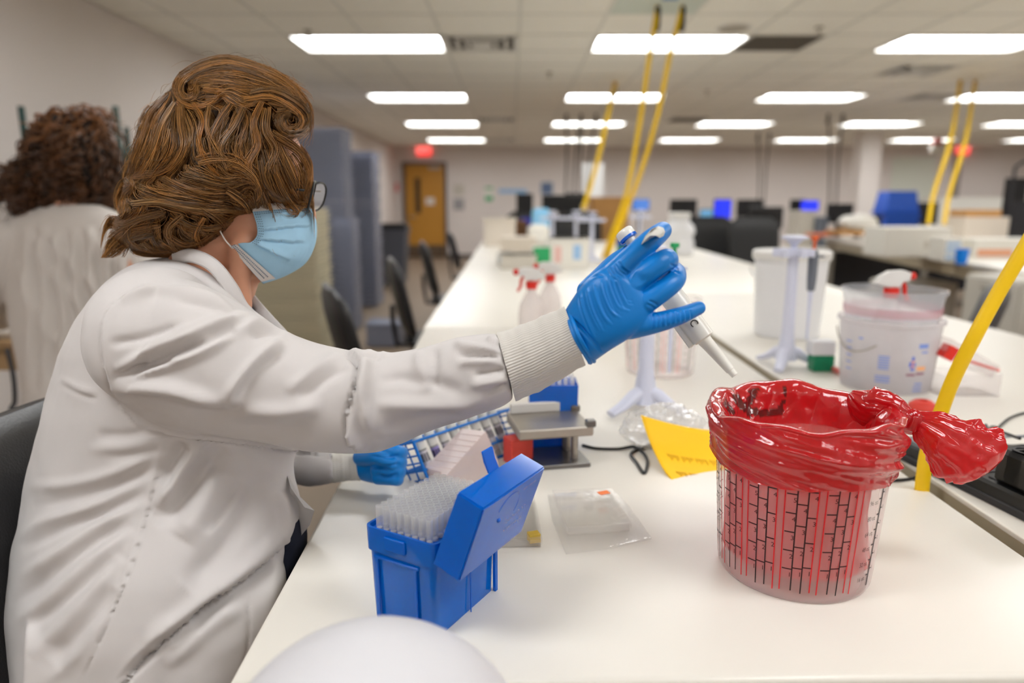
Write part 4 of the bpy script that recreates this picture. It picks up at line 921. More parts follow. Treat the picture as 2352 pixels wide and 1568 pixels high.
for x0, x1, yt, lab in ((1318, 1305, 262, 'tray wall'), (1352, 1336, 262, 'white chart'), (1755, 1748, 305, 'middle desks'), (1920, 1912, 262, 'square column')):
    tp_ = T(x0, yt, CEIL); d = (tp_ - CAM).dot(FW); bt_ = P(x1, 480, d)
    t = thing('hanging_cable', (bt_.x, bt_.y, bt_.z), f'pair of dark cords hanging from the ceiling near the {lab}', 'cable')
    for s in (-1, 1):
        mk('strand', MB().tube([Vector((bt_.x + s * .05, bt_.y, bt_.z)), (tp_ + bt_) / 2 + Vector((s * .06, 0, 0)), Vector((tp_.x + s * .11, tp_.y, CEIL))], .016, 8), mat('cord_grey', (92, 86, 80), .6), t, world=True)
        mk('grip', MB().tube([(tp_.x + s * .11, tp_.y, CEIL - .14), (tp_.x + s * .11, tp_.y, CEIL)], [.03, .02], 10), mat('grip_grey', (70, 68, 64), .6), t, world=True)
# ================================================================ the seated person in the lab coat
m_skin = mat('skin', (206, 150, 120), .5, var=.06, scale=60, sss=.08, bump=.04, bscale=900)
m_coat = mat('coat_cloth', (207, 203, 201), .85, var=.015, scale=20, bump=.12, bscale=2600, sheen=.15)
m_cuff = mat('knit_cuff', (216, 213, 206), .9, var=.02, bump=.15, bscale=2000)
m_glove = mat('nitrile_glove', (0, 118, 200), .36, var=.03, scale=30, spec=.4, bump=.05, bscale=700)
m_navy = mat('navy_cloth', (20, 26, 44), .9)
DC = .93                                              # depth of the head's middle plane
body = MB()
def pm(px, d=.93): return px * d / F
body.ball(P(520, 362, DC), (.086, .072, .098), 32, 20)
body.ball(P(600, 400, DC), (.058, .060, .085), 28, 18)
body.ball(P(590, 520, DC), (.058, .058, .072), 28, 18)
body.chain([P(520, 560, DC), P(570, 590, DC), P(602, 598, DC)], [.050, .044, .022], 20)
body.chain([P(694, 440, DC), P(704, 480, DC), P(708, 500, DC)], [.009, .011, .012], 14)
body.ball(P(672, 405, DC - .032), (.022, .028, .010), 14, 8); body.ball(P(672, 405, DC + .032), (.022, .028, .010), 14, 8)
body.chain([P(530, 520, DC + .005), P(500, 610, DC + .01), P(440, 740, DC + .01)], [.056, .056, .066], 24)
body.chain([P(560, 560, .885), P(545, 640, .90), P(556, 700, .915)], [.018, .016, .014], 12)
for s in (-1, 1):                                     # ears
    e = P(525, 435, DC + s * .074); body.ball(e, (.016, .008, .028), 14, 10)
def torso_secs(g):
    return [((395 + g, 590), (550 - g, 660), .945, .075), ((300 + g, 610 + g), (590 - g, 720), .94, .15 - g * .001), ((215 + g, 680), (655 - g, 790), .94, .185 - g * .001),
            ((150 + g, 790), (690 - g, 880), .94, .19 - g * .001), ((105 + g, 930), (700 - g, 970), .945, .172 - g * .001), ((66 + g, 1080), (672 - g, 1070), .95, .162 - g * .001),
            ((48 + g, 1180), (690 - g, 1170), .95, .168 - g * .001), ((26 + g, 1290), (672 - g, 1265), .945, .182 - g * .001), ((10 + g, 1440), (590 - g, 1430), .94, .20 - g * .001),
            ((8 + g, 1600), (540 - g, 1600), .94, .205 - g * .001), ((10 + g, 1800), (520 - g, 1800), .94, .21 - g * .001)]
b2 = slab_s(torso_secs(24), 40, 3)
arm_n = [(380, 780, .80), (560, 850, .80), (830, 925, .79), (1060, 865, .765), (1250, 800, .73), (1326, 772, .712)]
b2.chain([P(*a) for a in arm_n], [.055, .05, .042, .026, .02, .019], 18)
arm_f = [(380, 790, 1.10), (520, 960, 1.10), (660, 1065, 1.07), (790, 1070, 1.045)]
b2.chain([P(*a) for a in arm_f], [.05, .042, .015, .016], 18)
skin = remesh(join(body, b2), .0042, 6)
person = mk('person', skin, m_skin, smooth=180, fix=False, label='seated person in a white lab coat, pale blue face mask and blue gloves', cat='person')
# eyes
m_eye = mat('eye_white', (230, 226, 220), .2, var=.01)
for s in (-1, 1):
    e = P(683, 452, DC + s * .031); mk('eye', MB().ball(e, .0125, 16, 12), m_eye, person)
# ---- lab coat
coat = slab_s(torso_secs(0), 56, 4)
sleeve = [((330, 655), (285, 930), .815, .085), ((410, 640), (370, 975), .805, .088), ((500, 668), (450, 996), .80, .084), ((590, 728), (560, 1008), .80, .076), ((680, 772), (650, 1024), .80, .07),
          ((770, 796), (750, 1040), .797, .066), ((850, 806), (835, 1043), .79, .062), ((925, 806), (910, 1026), .783, .056), ((990, 794), (985, 990), .775, .05),
          ((1060, 772), (1085, 955), .765, .045), ((1120, 764), (1150, 936), .757, .041), ((1146, 768), (1180, 916), .75, .036)]
def mid(s): return s
coat = join(coat, slab_s(sleeve, 48, 4, 2.2))
coat.ball(P(370, 775, .82), (.078, .09, .082), 28, 18)
farsl = [((330, 660), (285, 930), 1.08, .08), ((480, 800), (430, 1000), 1.11, .075), ((590, 960), (560, 1080), 1.11, .06), ((665, 1030), (668, 1106), 1.08, .034), ((705, 1024), (710, 1116), 1.065, .036), ((745, 1034), (750, 1112), 1.055, .034), ((765, 1040), (768, 1108), 1.05, .03)]
coat = join(coat, slab_s(farsl, 36, 3))
# skirts of the coat over both thighs, running in under the bench
lap = [((60, 1420), (40, 1760), .86, .09), ((300, 1400), (300, 1760), .86, .095), ((480, 1345), (470, 1700), .87, .095), ((600, 1300), (590, 1600), .89, .088), ((640, 1278), (640, 1560), .90, .078), ((656, 1300), (662, 1500), .91, .045)]
coat = join(coat, slab_s(lap, 40, 4, 2.6))
lap2 = [((200, 1420), (200, 1760), 1.05, .08), ((480, 1340), (480, 1600), 1.05, .08), ((590, 1275), (600, 1480), 1.05, .07), ((630, 1300), (640, 1430), 1.05, .05)]
coat = join(coat, slab_s(lap2, 36, 4, 2.4))
coat = remesh(coat, .0033, 8, .6)
for i_, (v_, n_) in enumerate(zip(coat.v, coat.n)):
    q_ = Vector(v_); coat.v[i_] += n_ * (.0022 * noise.noise(q_ * 16) + .0014 * noise.noise(Vector((q_.x * 30 + q_.z * 12, q_.y * 20, q_.z * 30 - q_.x * 8))))
S = []
AMP = 1.3
def st(mode, wd, amt, *pts): S.append((pts, wd, amt * .001 * AMP, mode))
# shoulder and chest rolls
st('r', 16, 5, (330, 615), (430, 620), (520, 655), (600, 715), (665, 775)); st('g', 9, 5, (320, 655), (400, 652), (470, 658), (540, 690), (585, 715))
st('r', 14, 5, (280, 690), (360, 660), (450, 672), (540, 708)); st('g', 8, 3, (400, 690), (480, 705), (560, 735))
st('g', 7, 4, (480, 625), (560, 690), (625, 745)); st('r', 14, 6, (540, 765), (590, 742), (640, 745), (690, 775)); st('g', 9, 5, (575, 772), (615, 762), (650, 768))
# armhole seam
st('S', 5, 2.2, (395, 655), (300, 672), (245, 715), (232, 780), (245, 860), (272, 925), (320, 985))
st('g', 3, 1.8, (395, 655), (300, 672), (245, 715), (232, 780), (245, 860), (272, 925), (320, 985))
# long upper-arm folds radiating from the armpit
st('r', 11, 7, (265, 850), (330, 815), (430, 775), (530, 735), (600, 720)); st('g', 8, 7, (262, 868), (330, 838), (420, 800), (470, 782))
st('r', 9, 5, (285, 868), (350, 850), (450, 815), (540, 770)); st('g', 7, 6, (300, 858), (360, 838), (400, 828))
st('r', 16, 8, (255, 890), (320, 888), (400, 895), (470, 915), (515, 928)); st('g', 14, 6, (270, 912), (360, 925), (470, 952), (560, 945))
st('r', 14, 7, (515, 928), (545, 880), (600, 820), (650, 780)); st('g', 12, 4, (545, 920), (590, 850), (660, 800))
st('r', 12, 4, (330, 800), (420, 760), (520, 720)); st('g', 10, 3.5, (250, 790), (330, 775), (420, 745))
st('r', 18, 5, (560, 940), (650, 945), (740, 930)); st('g', 22, 5, (420, 960), (560, 985), (720, 990))
st('r', 12, 4, (660, 900), (720, 850), (780, 815)); st('g', 12, 4, (690, 920), (750, 870), (800, 840))
# elbow crease
st('S', 9, 9, (788, 806), (822, 832), (818, 880), (800, 940), (797, 985), (812, 1020), (840, 1040))
st('g', 6, 6, (790, 812), (826, 836), (820, 890), (803, 950), (800, 990)); st('r', 14, 6, (850, 800), (842, 850), (838, 920), (850, 990))
st('r', 8, 6, (800, 815), (835, 806), (865, 815), (900, 805)); st('g', 7, 5, (805, 832), (845, 826), (880, 816))
# forearm
st('g', 14, 4, (870, 880), (920, 868), (990, 880), (1060, 900)); st('r', 16, 5, (860, 930), (940, 930), (1040, 930), (1120, 915)); st('g', 16, 4, (880, 985), (960, 965), (1060, 950))
st('r', 12, 4, (960, 800), (965, 850), (985, 900)); st('g', 9, 4, (1000, 800), (1000, 850), (1010, 890))
st('r', 9, 5, (1040, 790), (1100, 800), (1145, 810)); st('g', 6, 5, (1050, 815), (1110, 815), (1150, 820)); st('r', 8, 4, (1050, 835), (1110, 830), (1150, 832))
st('g', 6, 5, (1090, 860), (1130, 852), (1162, 850)); st('r', 9, 5, (1080, 885), (1130, 875), (1165, 870)); st('g', 6, 5, (1120, 905), (1150, 888), (1172, 885)); st('r', 7, 4, (1120, 775), (1135, 785), (1146, 790))
# back and side
AMP = .75
st('r', 10, 4, (135, 868), (180, 892), (225, 905)); st('g', 6, 3, (140, 880), (185, 905), (225, 915))
st('g', 12, 4, (220, 1000), (290, 1000), (350, 985)); st('r', 14, 4, (200, 1030), (290, 1025), (370, 1010)); st('g', 10, 3, (240, 1050), (320, 1045), (375, 1030))
st('r', 14, 7, (60, 1120), (170, 1110), (280, 1080), (360, 1035)); st('g', 16, 7, (75, 1165), (180, 1145), (290, 1110), (365, 1060))
st('r', 14, 8, (35, 1240), (110, 1195), (220, 1160), (345, 1095)); st('g', 14, 8, (50, 1262), (150, 1212), (260, 1170), (340, 1130))
st('r', 15, 8, (40, 1330), (150, 1260), (250, 1195), (335, 1150)); st('g', 16, 9, (25, 1395), (110, 1325), (210, 1250), (300, 1200))
st('r', 16, 8, (20, 1440), (120, 1370), (220, 1280), (305, 1215)); st('g', 14, 6, (60, 1450), (160, 1370), (260, 1280))
st('r', 16, 7, (70, 1510), (160, 1420), (240, 1330), (285, 1280)); st('g', 18, 7, (120, 1520), (200, 1430), (262, 1350)); st('r', 14, 4, (110, 1568), (190, 1490), (240, 1410))
# side seam
AMP = 1.0
SEAM = [(386, 990), (370, 1050), (352, 1120), (335, 1190), (312, 1265), (285, 1340), (255, 1410), (220, 1490), (180, 1575)]
st('s', 5, 1.6, *SEAM); st('g', 3.5, 2.2, *SEAM)
# front panel
AMP = 1.35
st('s', 10, 8, (670, 1240), (600, 1305), (540, 1350), (480, 1395), (400, 1455), (320, 1525), (265, 1590)); st('S', 9, 5, (330, 990), (420, 1000), (540, 1014), (700, 1038), (800, 1050))
st('r', 18, 9, (470, 1010), (430, 1060), (400, 1120), (365, 1170)); st('g', 18, 9, (430, 1020), (395, 1070), (372, 1110)); st('g', 22, 9, (520, 1030), (450, 1110), (390, 1170), (350, 1195))
st('r', 26, 8, (500, 1080), (470, 1160), (420, 1240)); st('g', 30, 9, (600, 1080), (560, 1180), (500, 1270), (430, 1350))
st('g', 12, 5, (560, 1110), (520, 1160), (470, 1220))
st('g', 12, 10, (660, 1245), (600, 1300), (540, 1345), (480, 1390), (400, 1450), (320, 1520), (270, 1575)); st('r', 16, 6, (650, 1220), (580, 1285), (500, 1350), (420, 1410), (330, 1480))
st('r', 14, 5, (640, 1130), (655, 1190), (650, 1240)); st('r', 20, 5, (560, 1380), (480, 1440), (380, 1530)); st('g', 14, 5, (520, 1360), (470, 1400), (440, 1440))
st('g', 2.5, 2, (570, 1360), (573, 1420), (570, 1480), (560, 1530))
st('r', 5, 2, (330, 1492), (365, 1487), (400, 1478), (415, 1465)); st('g', 3, 2, (330, 1492), (322, 1520), (300, 1545))
strokes(coat, S)
coato = mk('lab_coat', coat, m_coat, person, smooth=180, fix=False, label='white lab coat creased at the elbow')
# open front flap hanging beside the lap
fl = MB(); fp = [(655, 1075, .90), (668, 1120, .875), (700, 1165, .88), (722, 1172, .90), (712, 1205, .90), (690, 1232, .90), (668, 1235, .90), (655, 1180, .90)]
fl.rings([[P(x, y, d + o) for x, y, d in fp] for o in (-.004, .004)]); mk('coat_flap', fl, m_coat, person, smooth=40)
# collar bands, near and far, and the shirt below
def band(path, wpx, th, n=10):
    sp = spline(path, 8); mb = MB(); rs = []
    for i, s in enumerate(sp):
        p = P(*s); q = P(*sp[min(i + 1, len(sp) - 1)]) - P(*sp[max(i - 1, 0)]); q.normalize()
        nrm = (CAM - p).normalized(); sd = q.cross(nrm).normalized(); nrm = sd.cross(q)
        wv = wpx * p.length * 0 + wpx * s[2] / F
        rs.append([p + sd * math.cos(a) * wv + nrm * math.sin(a) * th for a in (2 * math.pi * j / n for j in range(n))])
    return mb.rings(rs)
mk('collar', band([(405, 590, .90), (445, 588, .868), (490, 610, .858), (530, 660, .862), (560, 712, .872), (610, 752, .88), (660, 790, .885)], 16, .006), m_coat, person)
mk('collar', band([(560, 662, .965), (580, 690, .955), (610, 725, .945), (650, 768, .935)], 12, .006), m_coat, person)
mk('shirt', MB().rings([[P(x, y, d + o) for x, y, d in ((548, 672, .925), (566, 680, .93), (586, 712, .935), (592, 748, .92), (560, 720, .905), (545, 695, .91))] for o in (0, .02)]), m_navy, person)
mk('shirt', slab_s([((610, 1120), (676, 1120), .97, .08), ((610, 1180), (700, 1180), .97, .10), ((605, 1250), (706, 1250), .97, .11), ((600, 1330), (690, 1330), .97, .11), ((590, 1420), (660, 1420), .97, .10)], 28, 3), m_navy, person, smooth=180)
mk('shirt_button', MB().ball(P(570, 716, .902), .003, 10, 6), m_white, person)
# cuffs: knitted ribs run along the wrist
def cuff(secs, ribs, dep, k=10, welt=True):
    flat = [(*s[0], *s[1], s[2], s[3]) for s in secs]; sp = spline(flat, k); rs = []; n = ribs * 6
    for i, q in enumerate(sp):
        c = P((q[0] + q[2]) / 2, (q[1] + q[3]) / 2, q[4]); u = (P(q[2], q[3], q[4]) - P(q[0], q[1], q[4])) / 2; v = (c - CAM).normalized() * q[5]
        f = i / (len(sp) - 1); g = 1 + .012 * math.sin(f * 19 + 1) + .008 * math.sin(f * 41); ring = []
        for j in range(n):
            a = 2 * math.pi * j / n; w_ = g + dep * math.cos(ribs * a) + .012 * math.sin(3 * a + f * 5)
            ring.append(c + u * math.cos(a) * w_ + v * math.sin(a) * w_)
        rs.append(ring)
    mb = MB(); mb.rings(rs, False, False)
    e = rs[-1]; c = sum(e, Vector()) / n; back = (sum(rs[-3], Vector()) / n - c)
    mb.rings([e, [c + (p - c) * .9 for p in e], [c + (p - c) * .88 + back for p in e]], False, False); return mb
mk('cuff', cuff([((1141, 766), (1184, 920), .752, .038), ((1190, 748), (1236, 898), .742, .037), ((1245, 727), (1292, 868), .727, .034), ((1297, 705), (1345, 838), .712, .031)], 78, .009), m_cuff, person, smooth=180, label='ribbed knit cuff of the outstretched sleeve')
mk('cuff', cuff([((762, 1040), (765, 1108), 1.05, .028), ((795, 1040), (798, 1104), 1.047, .026), ((826, 1042), (828, 1104), 1.044, .026)], 50, .008), m_cuff, person, smooth=180, label='ribbed knit cuff above the lowered glove')
# ---- gloves
def fing(mb, pts, rpx):
    sp = spline([(*p, r) for p, r in zip(pts, rpx)], 5); mb.chain([P(*q[:3]) for q in sp], [q[3] * q[2] / F for q in sp], 18)
AMP = 1.2
hand = slab_s([((1296, 716), (1352, 838), .712, .026, 2.2), ((1312, 690), (1370, 826), .703, .024, 2.4), ((1340, 650), (1405, 802), .694, .022, 2.6), ((1372, 622), (1448, 776), .69, .021, 2.6), ((1404, 606), (1488, 748), .69, .019, 2.4), ((1434, 606), (1502, 722), .692, .015, 2.2)], 32, 4)
fing(hand, [(1388, 652, .688), (1440, 602, .685), (1490, 556, .69), (1519, 532, .708), (1524, 528, .72)], [29, 28, 26, 22, 18])
fing(hand, [(1432, 668, .688), (1484, 626, .682), (1527, 598, .686), (1532, 602, .712), (1512, 640, .742)], [29, 28, 26, 24, 20])
fing(hand, [(1465, 706, .688), (1512, 674, .684), (1548, 646, .69), (1556, 628, .71), (1552, 618, .732)], [28, 26, 24, 20, 17])
fing(hand, [(1448, 748, .692), (1500, 742, .688), (1556, 727, .69), (1605, 707, .70)], [32, 25, 21, 16])
fing(hand, [(1350, 668, .722), (1384, 636, .738), (1415, 606, .755), (1450, 578, .765), (1468, 566, .768)], [26, 26, 25, 20, 17])
hand = remesh(hand, .0008, 14, .6)
S = []
for k in range(17):                                   # fine creases across the back of the hand
    t = k / 16; x = 1325 + 90 * t + 3 * math.sin(k * 2.3); y = 668 - 42 * t + 9 * math.sin(k * 4.1)
    st('r', 3.2, .7, (x, y + 4), (x + 6 + 5 * t, y + 40 - 6 * t), (x + 18 + 8 * t, y + 75 - 10 * t), (x + 34 + 8 * t, y + 112 - 40 * t))
    st('g', 2.8, .6, (x + 3, y + 6), (x + 9 + 5 * t, y + 42 - 6 * t), (x + 21 + 8 * t, y + 76 - 10 * t), (x + 36 + 8 * t, y + 108 - 40 * t))
for k in range(9):                                    # creases along the little finger
    x = 1492 + 11 * k; st('r', 2.4, .7, (x, 722 - k * 1.5), (x + 3, 738 - k * 1.6), (x + 2, 760 - k * 3)); st('g', 2.4, .8, (x + 5, 722 - k * 1.5), (x + 8, 738 - k * 1.6), (x + 7, 757 - k * 3))
for x, y in ((1394, 632), (1400, 628), (1407, 624), (1414, 618), (1421, 612)):
    st('g', 2.4, .7, (x, y - 14), (x + 10, y + 4), (x + 26, y + 16)); st('r', 2.4, .5, (x + 3, y - 15), (x + 14, y + 2), (x + 30, y + 13))
for k in range(5): st('r', 4, 1.2, (1305 + 3 * k, 725 + k * 4), (1322 + 6 * k, 760 + 3 * k), (1345 + 7 * k, 800 + k), (1362 + 5 * k, 826 - 3 * k)); st('g', 3, 1.4, (1310 + 3 * k, 724 + k * 4), (1328 + 6 * k, 758 + 3 * k), (1350 + 7 * k, 797 + k), (1366 + 5 * k, 822 - 3 * k))
for pts in (((1488, 690), (1500, 694), (1512, 702)), ((1484, 697), (1497, 703), (1506, 712)), ((1538, 606), (1550, 612), (1560, 620)), ((1540, 618), (1552, 622), (1564, 630)), ((1425, 612), (1436, 622), (1446, 636)), ((1350, 640), (1368, 632), (1388, 634))):
    st('g', 3, 1, *pts)
st('r', 16, 1.6, (1395, 625), (1440, 650), (1480, 690), (1496, 720)); st('g', 12, 1.2, (1455, 634), (1470, 640), (1478, 650))
strokes(hand, S)
glove = mk('glove', hand, m_glove, person, smooth=180, fix=False, label='blue nitrile glove gripping the pipette')
# rolled glove hem at the wrist
hem = MB()
for k, (a, b, d) in enumerate((((1302, 716), (1356, 832), .705), ((1308, 712), (1364, 829), .703))):
    rs = [P(*q[:2], q[2]) for q in spline([(a[0], a[1], d - .0), ((a[0] + b[0]) / 2 - 8, (a[1] + b[1]) / 2, d - .028), (b[0], b[1], d), ((a[0] + b[0]) / 2 - 8, (a[1] + b[1]) / 2, d + .028)], 8, True)]
    rs.append(rs[0]); hem.tube(rs, .0024, 8)
mk('glove_hem', hem, m_glove, person)
h2 = slab_s([((815, 1046), (822, 1100), 1.04, .022), ((840, 1030), (848, 1108), 1.035, .028), ((875, 1022), (885, 1112), 1.03, .032), ((910, 1022), (912, 1106), 1.03, .026)], 28, 4)
for k, (y, r_) in enumerate(((1036, 17), (1058, 18), (1080, 18), (1098, 15))):
    fing(h2, [(868, y, 1.0), (905, y + 2, .985), (922 - 3 * k, y + 4, 1.0), (915 - 4 * k, y + 5, 1.03)], [r_, r_, r_ * .95, r_ * .8])
fing(h2, [(830, 1050, 1.02), (868, 1050, .985), (900, 1064, .975)], [20, 18, 13])
h2 = remesh(h2, .0016, 6, .6)
S = []
st('g', 4, 3, (850, 1066), (885, 1072), (920, 1064)); st('g', 4, 3, (862, 1090), (890, 1096), (915, 1088)); st('g', 3, 2, (850, 1046), (890, 1050), (920, 1044)); strokes(h2, S)
mk('glove', h2, m_glove, person, smooth=180, fix=False, label='blue nitrile glove resting on the bench')
# trousers and shoes, mostly under the bench
tr = MB()
for s in (-1, 1):
    dd = .94 + s * .11; hp = P(330, 1560, dd); hp.z = .66; k = Vector((.10, hp.y + s * .02, .70)); a = Vector((.02, k.y, .12))
    tr.chain([hp, (hp + k) / 2, k], [.085, .08, .064], 18); tr.chain([k, (k + a) / 2, a], [.062, .055, .048], 18)
mk('trousers', remesh(tr, .008, 6), m_navy, person, smooth=180, fix=False, label='dark navy trousers')
for s in (-1, 1):
    y = (.94 + s * .11) * .9 + s * .02; mk('shoe', MB().rings([[Vector((x, y + w_ * math.cos(t), z0 + (z1 - z0) * (.5 + .5 * math.sin(t)))) for t in (2 * math.pi * j / 16 for j in range(16))] for x, w_, z0, z1 in ((-.07, .02, 0.01, .09), (-.05, .038, 0, .12), (.02, .04, 0, .12), (.1, .045, 0, .07), (.17, .04, 0, .05), (.2, .015, .01, .03))]), m_black, person)
# ---- face mask
ML = [(577, 474), (584, 497), (590, 518), (590, 541), (576, 556), (553, 558), (528, 566)]
MR = [(704, 456), (721, 490), (727, 522), (723, 562), (701, 604), (655, 633), (604, 651)]
MD = [.868, .866, .866, .866, .866, .868, .874]
ls, rs_, ds = spline(ML, 6), spline(MR, 6), spline([(d,) for d in MD], 6)
def mask_pt(u, v, off=0):
    i = min(max(v, 0), 1) * (len(ls) - 1); a = min(int(i), len(ls) - 2); f = i - a
    l = ls[a] * (1 - f) + ls[a + 1] * f; r_ = rs_[a] * (1 - f) + rs_[a + 1] * f; d = (ds[a] * (1 - f) + ds[a + 1] * f)[0]
    sg = 1 if u >= 0 else -1; u = abs(u)                # u=1: side edge, 0: ridge of the nose
    t = 1 - u; x = l * u + r_ * t
    bow = math.sin(math.pi * t) * 7; pr = DC + .003
    dep = d + (pr - d) * (1 - math.sqrt(max(0, 1 - t * t)) if t < 1 else 1)
    x = x + (r_ - l) / np.linalg.norm(r_ - l) * bow * .6
    dep -= off
    return P(x[0], x[1], dep if sg > 0 else 2 * pr - dep)
mk_ = MB(); mk_.grid(lambda a, b: mask_pt(2 * a - 1, b), 90, 60)
me = bpy.data.meshes.new('x'); me.from_pydata([tuple(p) for p in mk_.v], [], mk_.f); me.update()
nr = np.empty(len(mk_.v) * 3); me.vertices.foreach_get('normal', nr); bpy.data.meshes.remove(me)
ma = MB(); ma.v = np.array([tuple(p) for p in mk_.v]); ma.f = mk_.f; ma.n = nr.reshape(-1, 3)
if ((ma.v - ma.v.mean(0)) * ma.n).sum() < 0: ma.n = -ma.n; ma.f = [f[::-1] for f in ma.f]
S = []
st('S', 6, 2.4, (594, 530), (640, 524), (690, 519), (718, 518)); st('S', 6, 2.8, (594, 549), (640, 552), (700, 556)); st('S', 6, 2.6, (586, 560), (625, 578), (668, 600))
st('r', 5, 1.6, (672, 622), (690, 590), (706, 560)); st('g', 6, 1.2, (640, 600), (668, 612), (690, 600)); st('r', 8, 1.2, (640, 490), (670, 484), (700, 470)); st('g', 7, 1.2, (650, 500), (675, 496), (705, 490))
strokes(ma, S)
m_mask = mat('mask_fabric', (160, 203, 230), .85, var=.10, scale=45, bump=.1, bscale=1500)
m_maskw = mat('mask_white', (226, 222, 218), .85, var=.02)
fm = mk('face_mask', ma, m_mask, person, smooth=180, fix=False, label='pale blue pleated face mask with white edges')
md = fm.modifiers.new('t', 'SOLIDIFY'); md.thickness = .0012; md.offset = 0
e1 = MB().grid(lambda a, b: mask_pt((2 * a - 1), b * .085 + .001, .0016), 60, 4); mk('top_edge', e1, m_maskw, fm, smooth=180)
def lowband(a, b):
    q = mask_pt(1 - a * 1.0, 1 - .0 * b, .002); q2 = mask_pt(1 - a, .9, .003); return q * (1 - b) + q2 * b
mk('bottom_edge', MB().grid(lowband, 40, 4), m_maskw, fm, smooth=180)
sti = MB()
for row in (.10, .125):
    for k in range(26):
        p = mask_pt(.97 - k * .035, row, .0024); sti.box(p, (.0016, .0004, .0006))
for row in (.935, .965):
    for k in range(26): p = mask_pt(1 - k * .035, row, .0042); sti.box(p, (.0014, .0005, .001))
for cu in (.97, .94, .91):
    for k in range(14): p = mask_pt(cu, .14 + k * .04, .0022); sti.box(p, (.0012, .0004, .0008))
mk('stitching', sti, mat('stitch_grey', (96, 118, 140), .8), fm, smooth=0, kind='stuff')
mk('ear_loop', MB().tube([P(*q) for q in spline([(530, 566, .872), (514, 546, .868), (500, 510, .864), (505, 450, .862)], 6)], .0009, 8), m_maskw, fm)
mk('ear_loop', MB().tube([P(*q) for q in spline([(579, 474, .866), (560, 462, .86), (535, 440, .848), (515, 430, .85)], 6)], .0009, 8), m_maskw, fm)
# ---- glasses
gl = bpy.data.objects.new('glasses', None); COL.objects.link(gl); gl.parent = person
m_lens = film('lens', (225, 220, 225), .82, .25, .02)
for s, (cx_, cy_) in ((-1, (709, 452)), (1, (722, 452))):
    c = P(cx_, cy_, DC + s * .033); ax = Vector((.12 * 0 + .10, 0, .34)).normalized(); ay = Vector((0, 1, 0))
    ring = [c + ax * .0195 * math.copysign(abs(math.sin(t)) ** .8, math.sin(t)) + ay * .026 * math.copysign(abs(math.cos(t)) ** .8, math.cos(t)) + Vector((.004 + (-.006 if s < 0 else .004) * math.cos(t), 0, 0)) for t in (2 * math.pi * j / 36 for j in range(36))]
    mk('rim', MB().tube(ring + [ring[0]], .0014, 8, cap=False), m_black, gl); mk('lens', MB().add(ring, [list(range(36))]), m_lens, gl)
    a = c + ay * s * .026 + ax * .008; b = P(540, 430, DC + s * .082); mk('temple', MB().tube([a, a * .5 + b * .5 + Vector((0, s * .008, .004)), b], .0016, 8), m_black, gl)
mk('bridge', MB().tube([P(713, 446, DC - .008), P(720, 442, DC), P(718, 446, DC + .008)], .0014, 8), m_black, gl)
# ================================================================ hair of the seated person
m_hair = mat('hair_copper', (136, 94, 48), .28, var=.1, scale=90, attr='tint', spec=.6)
m_hairb = mat('hair_under', (70, 46, 24), .6, var=.2, scale=60)
OUT = [(712, 285), (708, 240), (680, 200), (640, 168), (590, 148), (530, 134), (470, 142), (408, 172), (376, 212), (340, 250), (320, 300), (304, 350), (292, 400), (280, 440), (268, 490), (256, 535), (290, 566), (345, 582), (400, 586), (460, 578), (510, 545), (548, 505), (600, 492), (650, 478), (695, 470), (718, 420), (716, 370), (705, 330)]
HC = np.array([490., 375.])
_o = np.array(OUT, float) - HC; _ang = np.arctan2(_o[:, 1], _o[:, 0]); _rad = np.hypot(_o[:, 0], _o[:, 1]); _k = np.argsort(_ang)
_ang = np.concatenate([_ang[_k] - 2 * np.pi, _ang[_k], _ang[_k] + 2 * np.pi]); _rad = np.tile(_rad[_k], 3)
def rb(th): return np.interp(th, _ang, _rad)
def qrad(p):
    e = p - HC; return np.hypot(e[..., 0], e[..., 1]) / rb(np.arctan2(e[..., 1], e[..., 0]))
def hdepth(p, rz=.112):
    return DC - rz * np.sqrt(np.clip(1 - qrad(p) ** 2, 0, 1))
CAMn, FWn, UPn, RTn = (np.array(v) for v in (CAM, FW, UP, RT))
def unproj(p, d):
    return CAMn + (FWn + RTn * ((p[..., 0:1] - W2) / F) + UPn * ((H2 - p[..., 1:2]) / F)) * d[..., None]
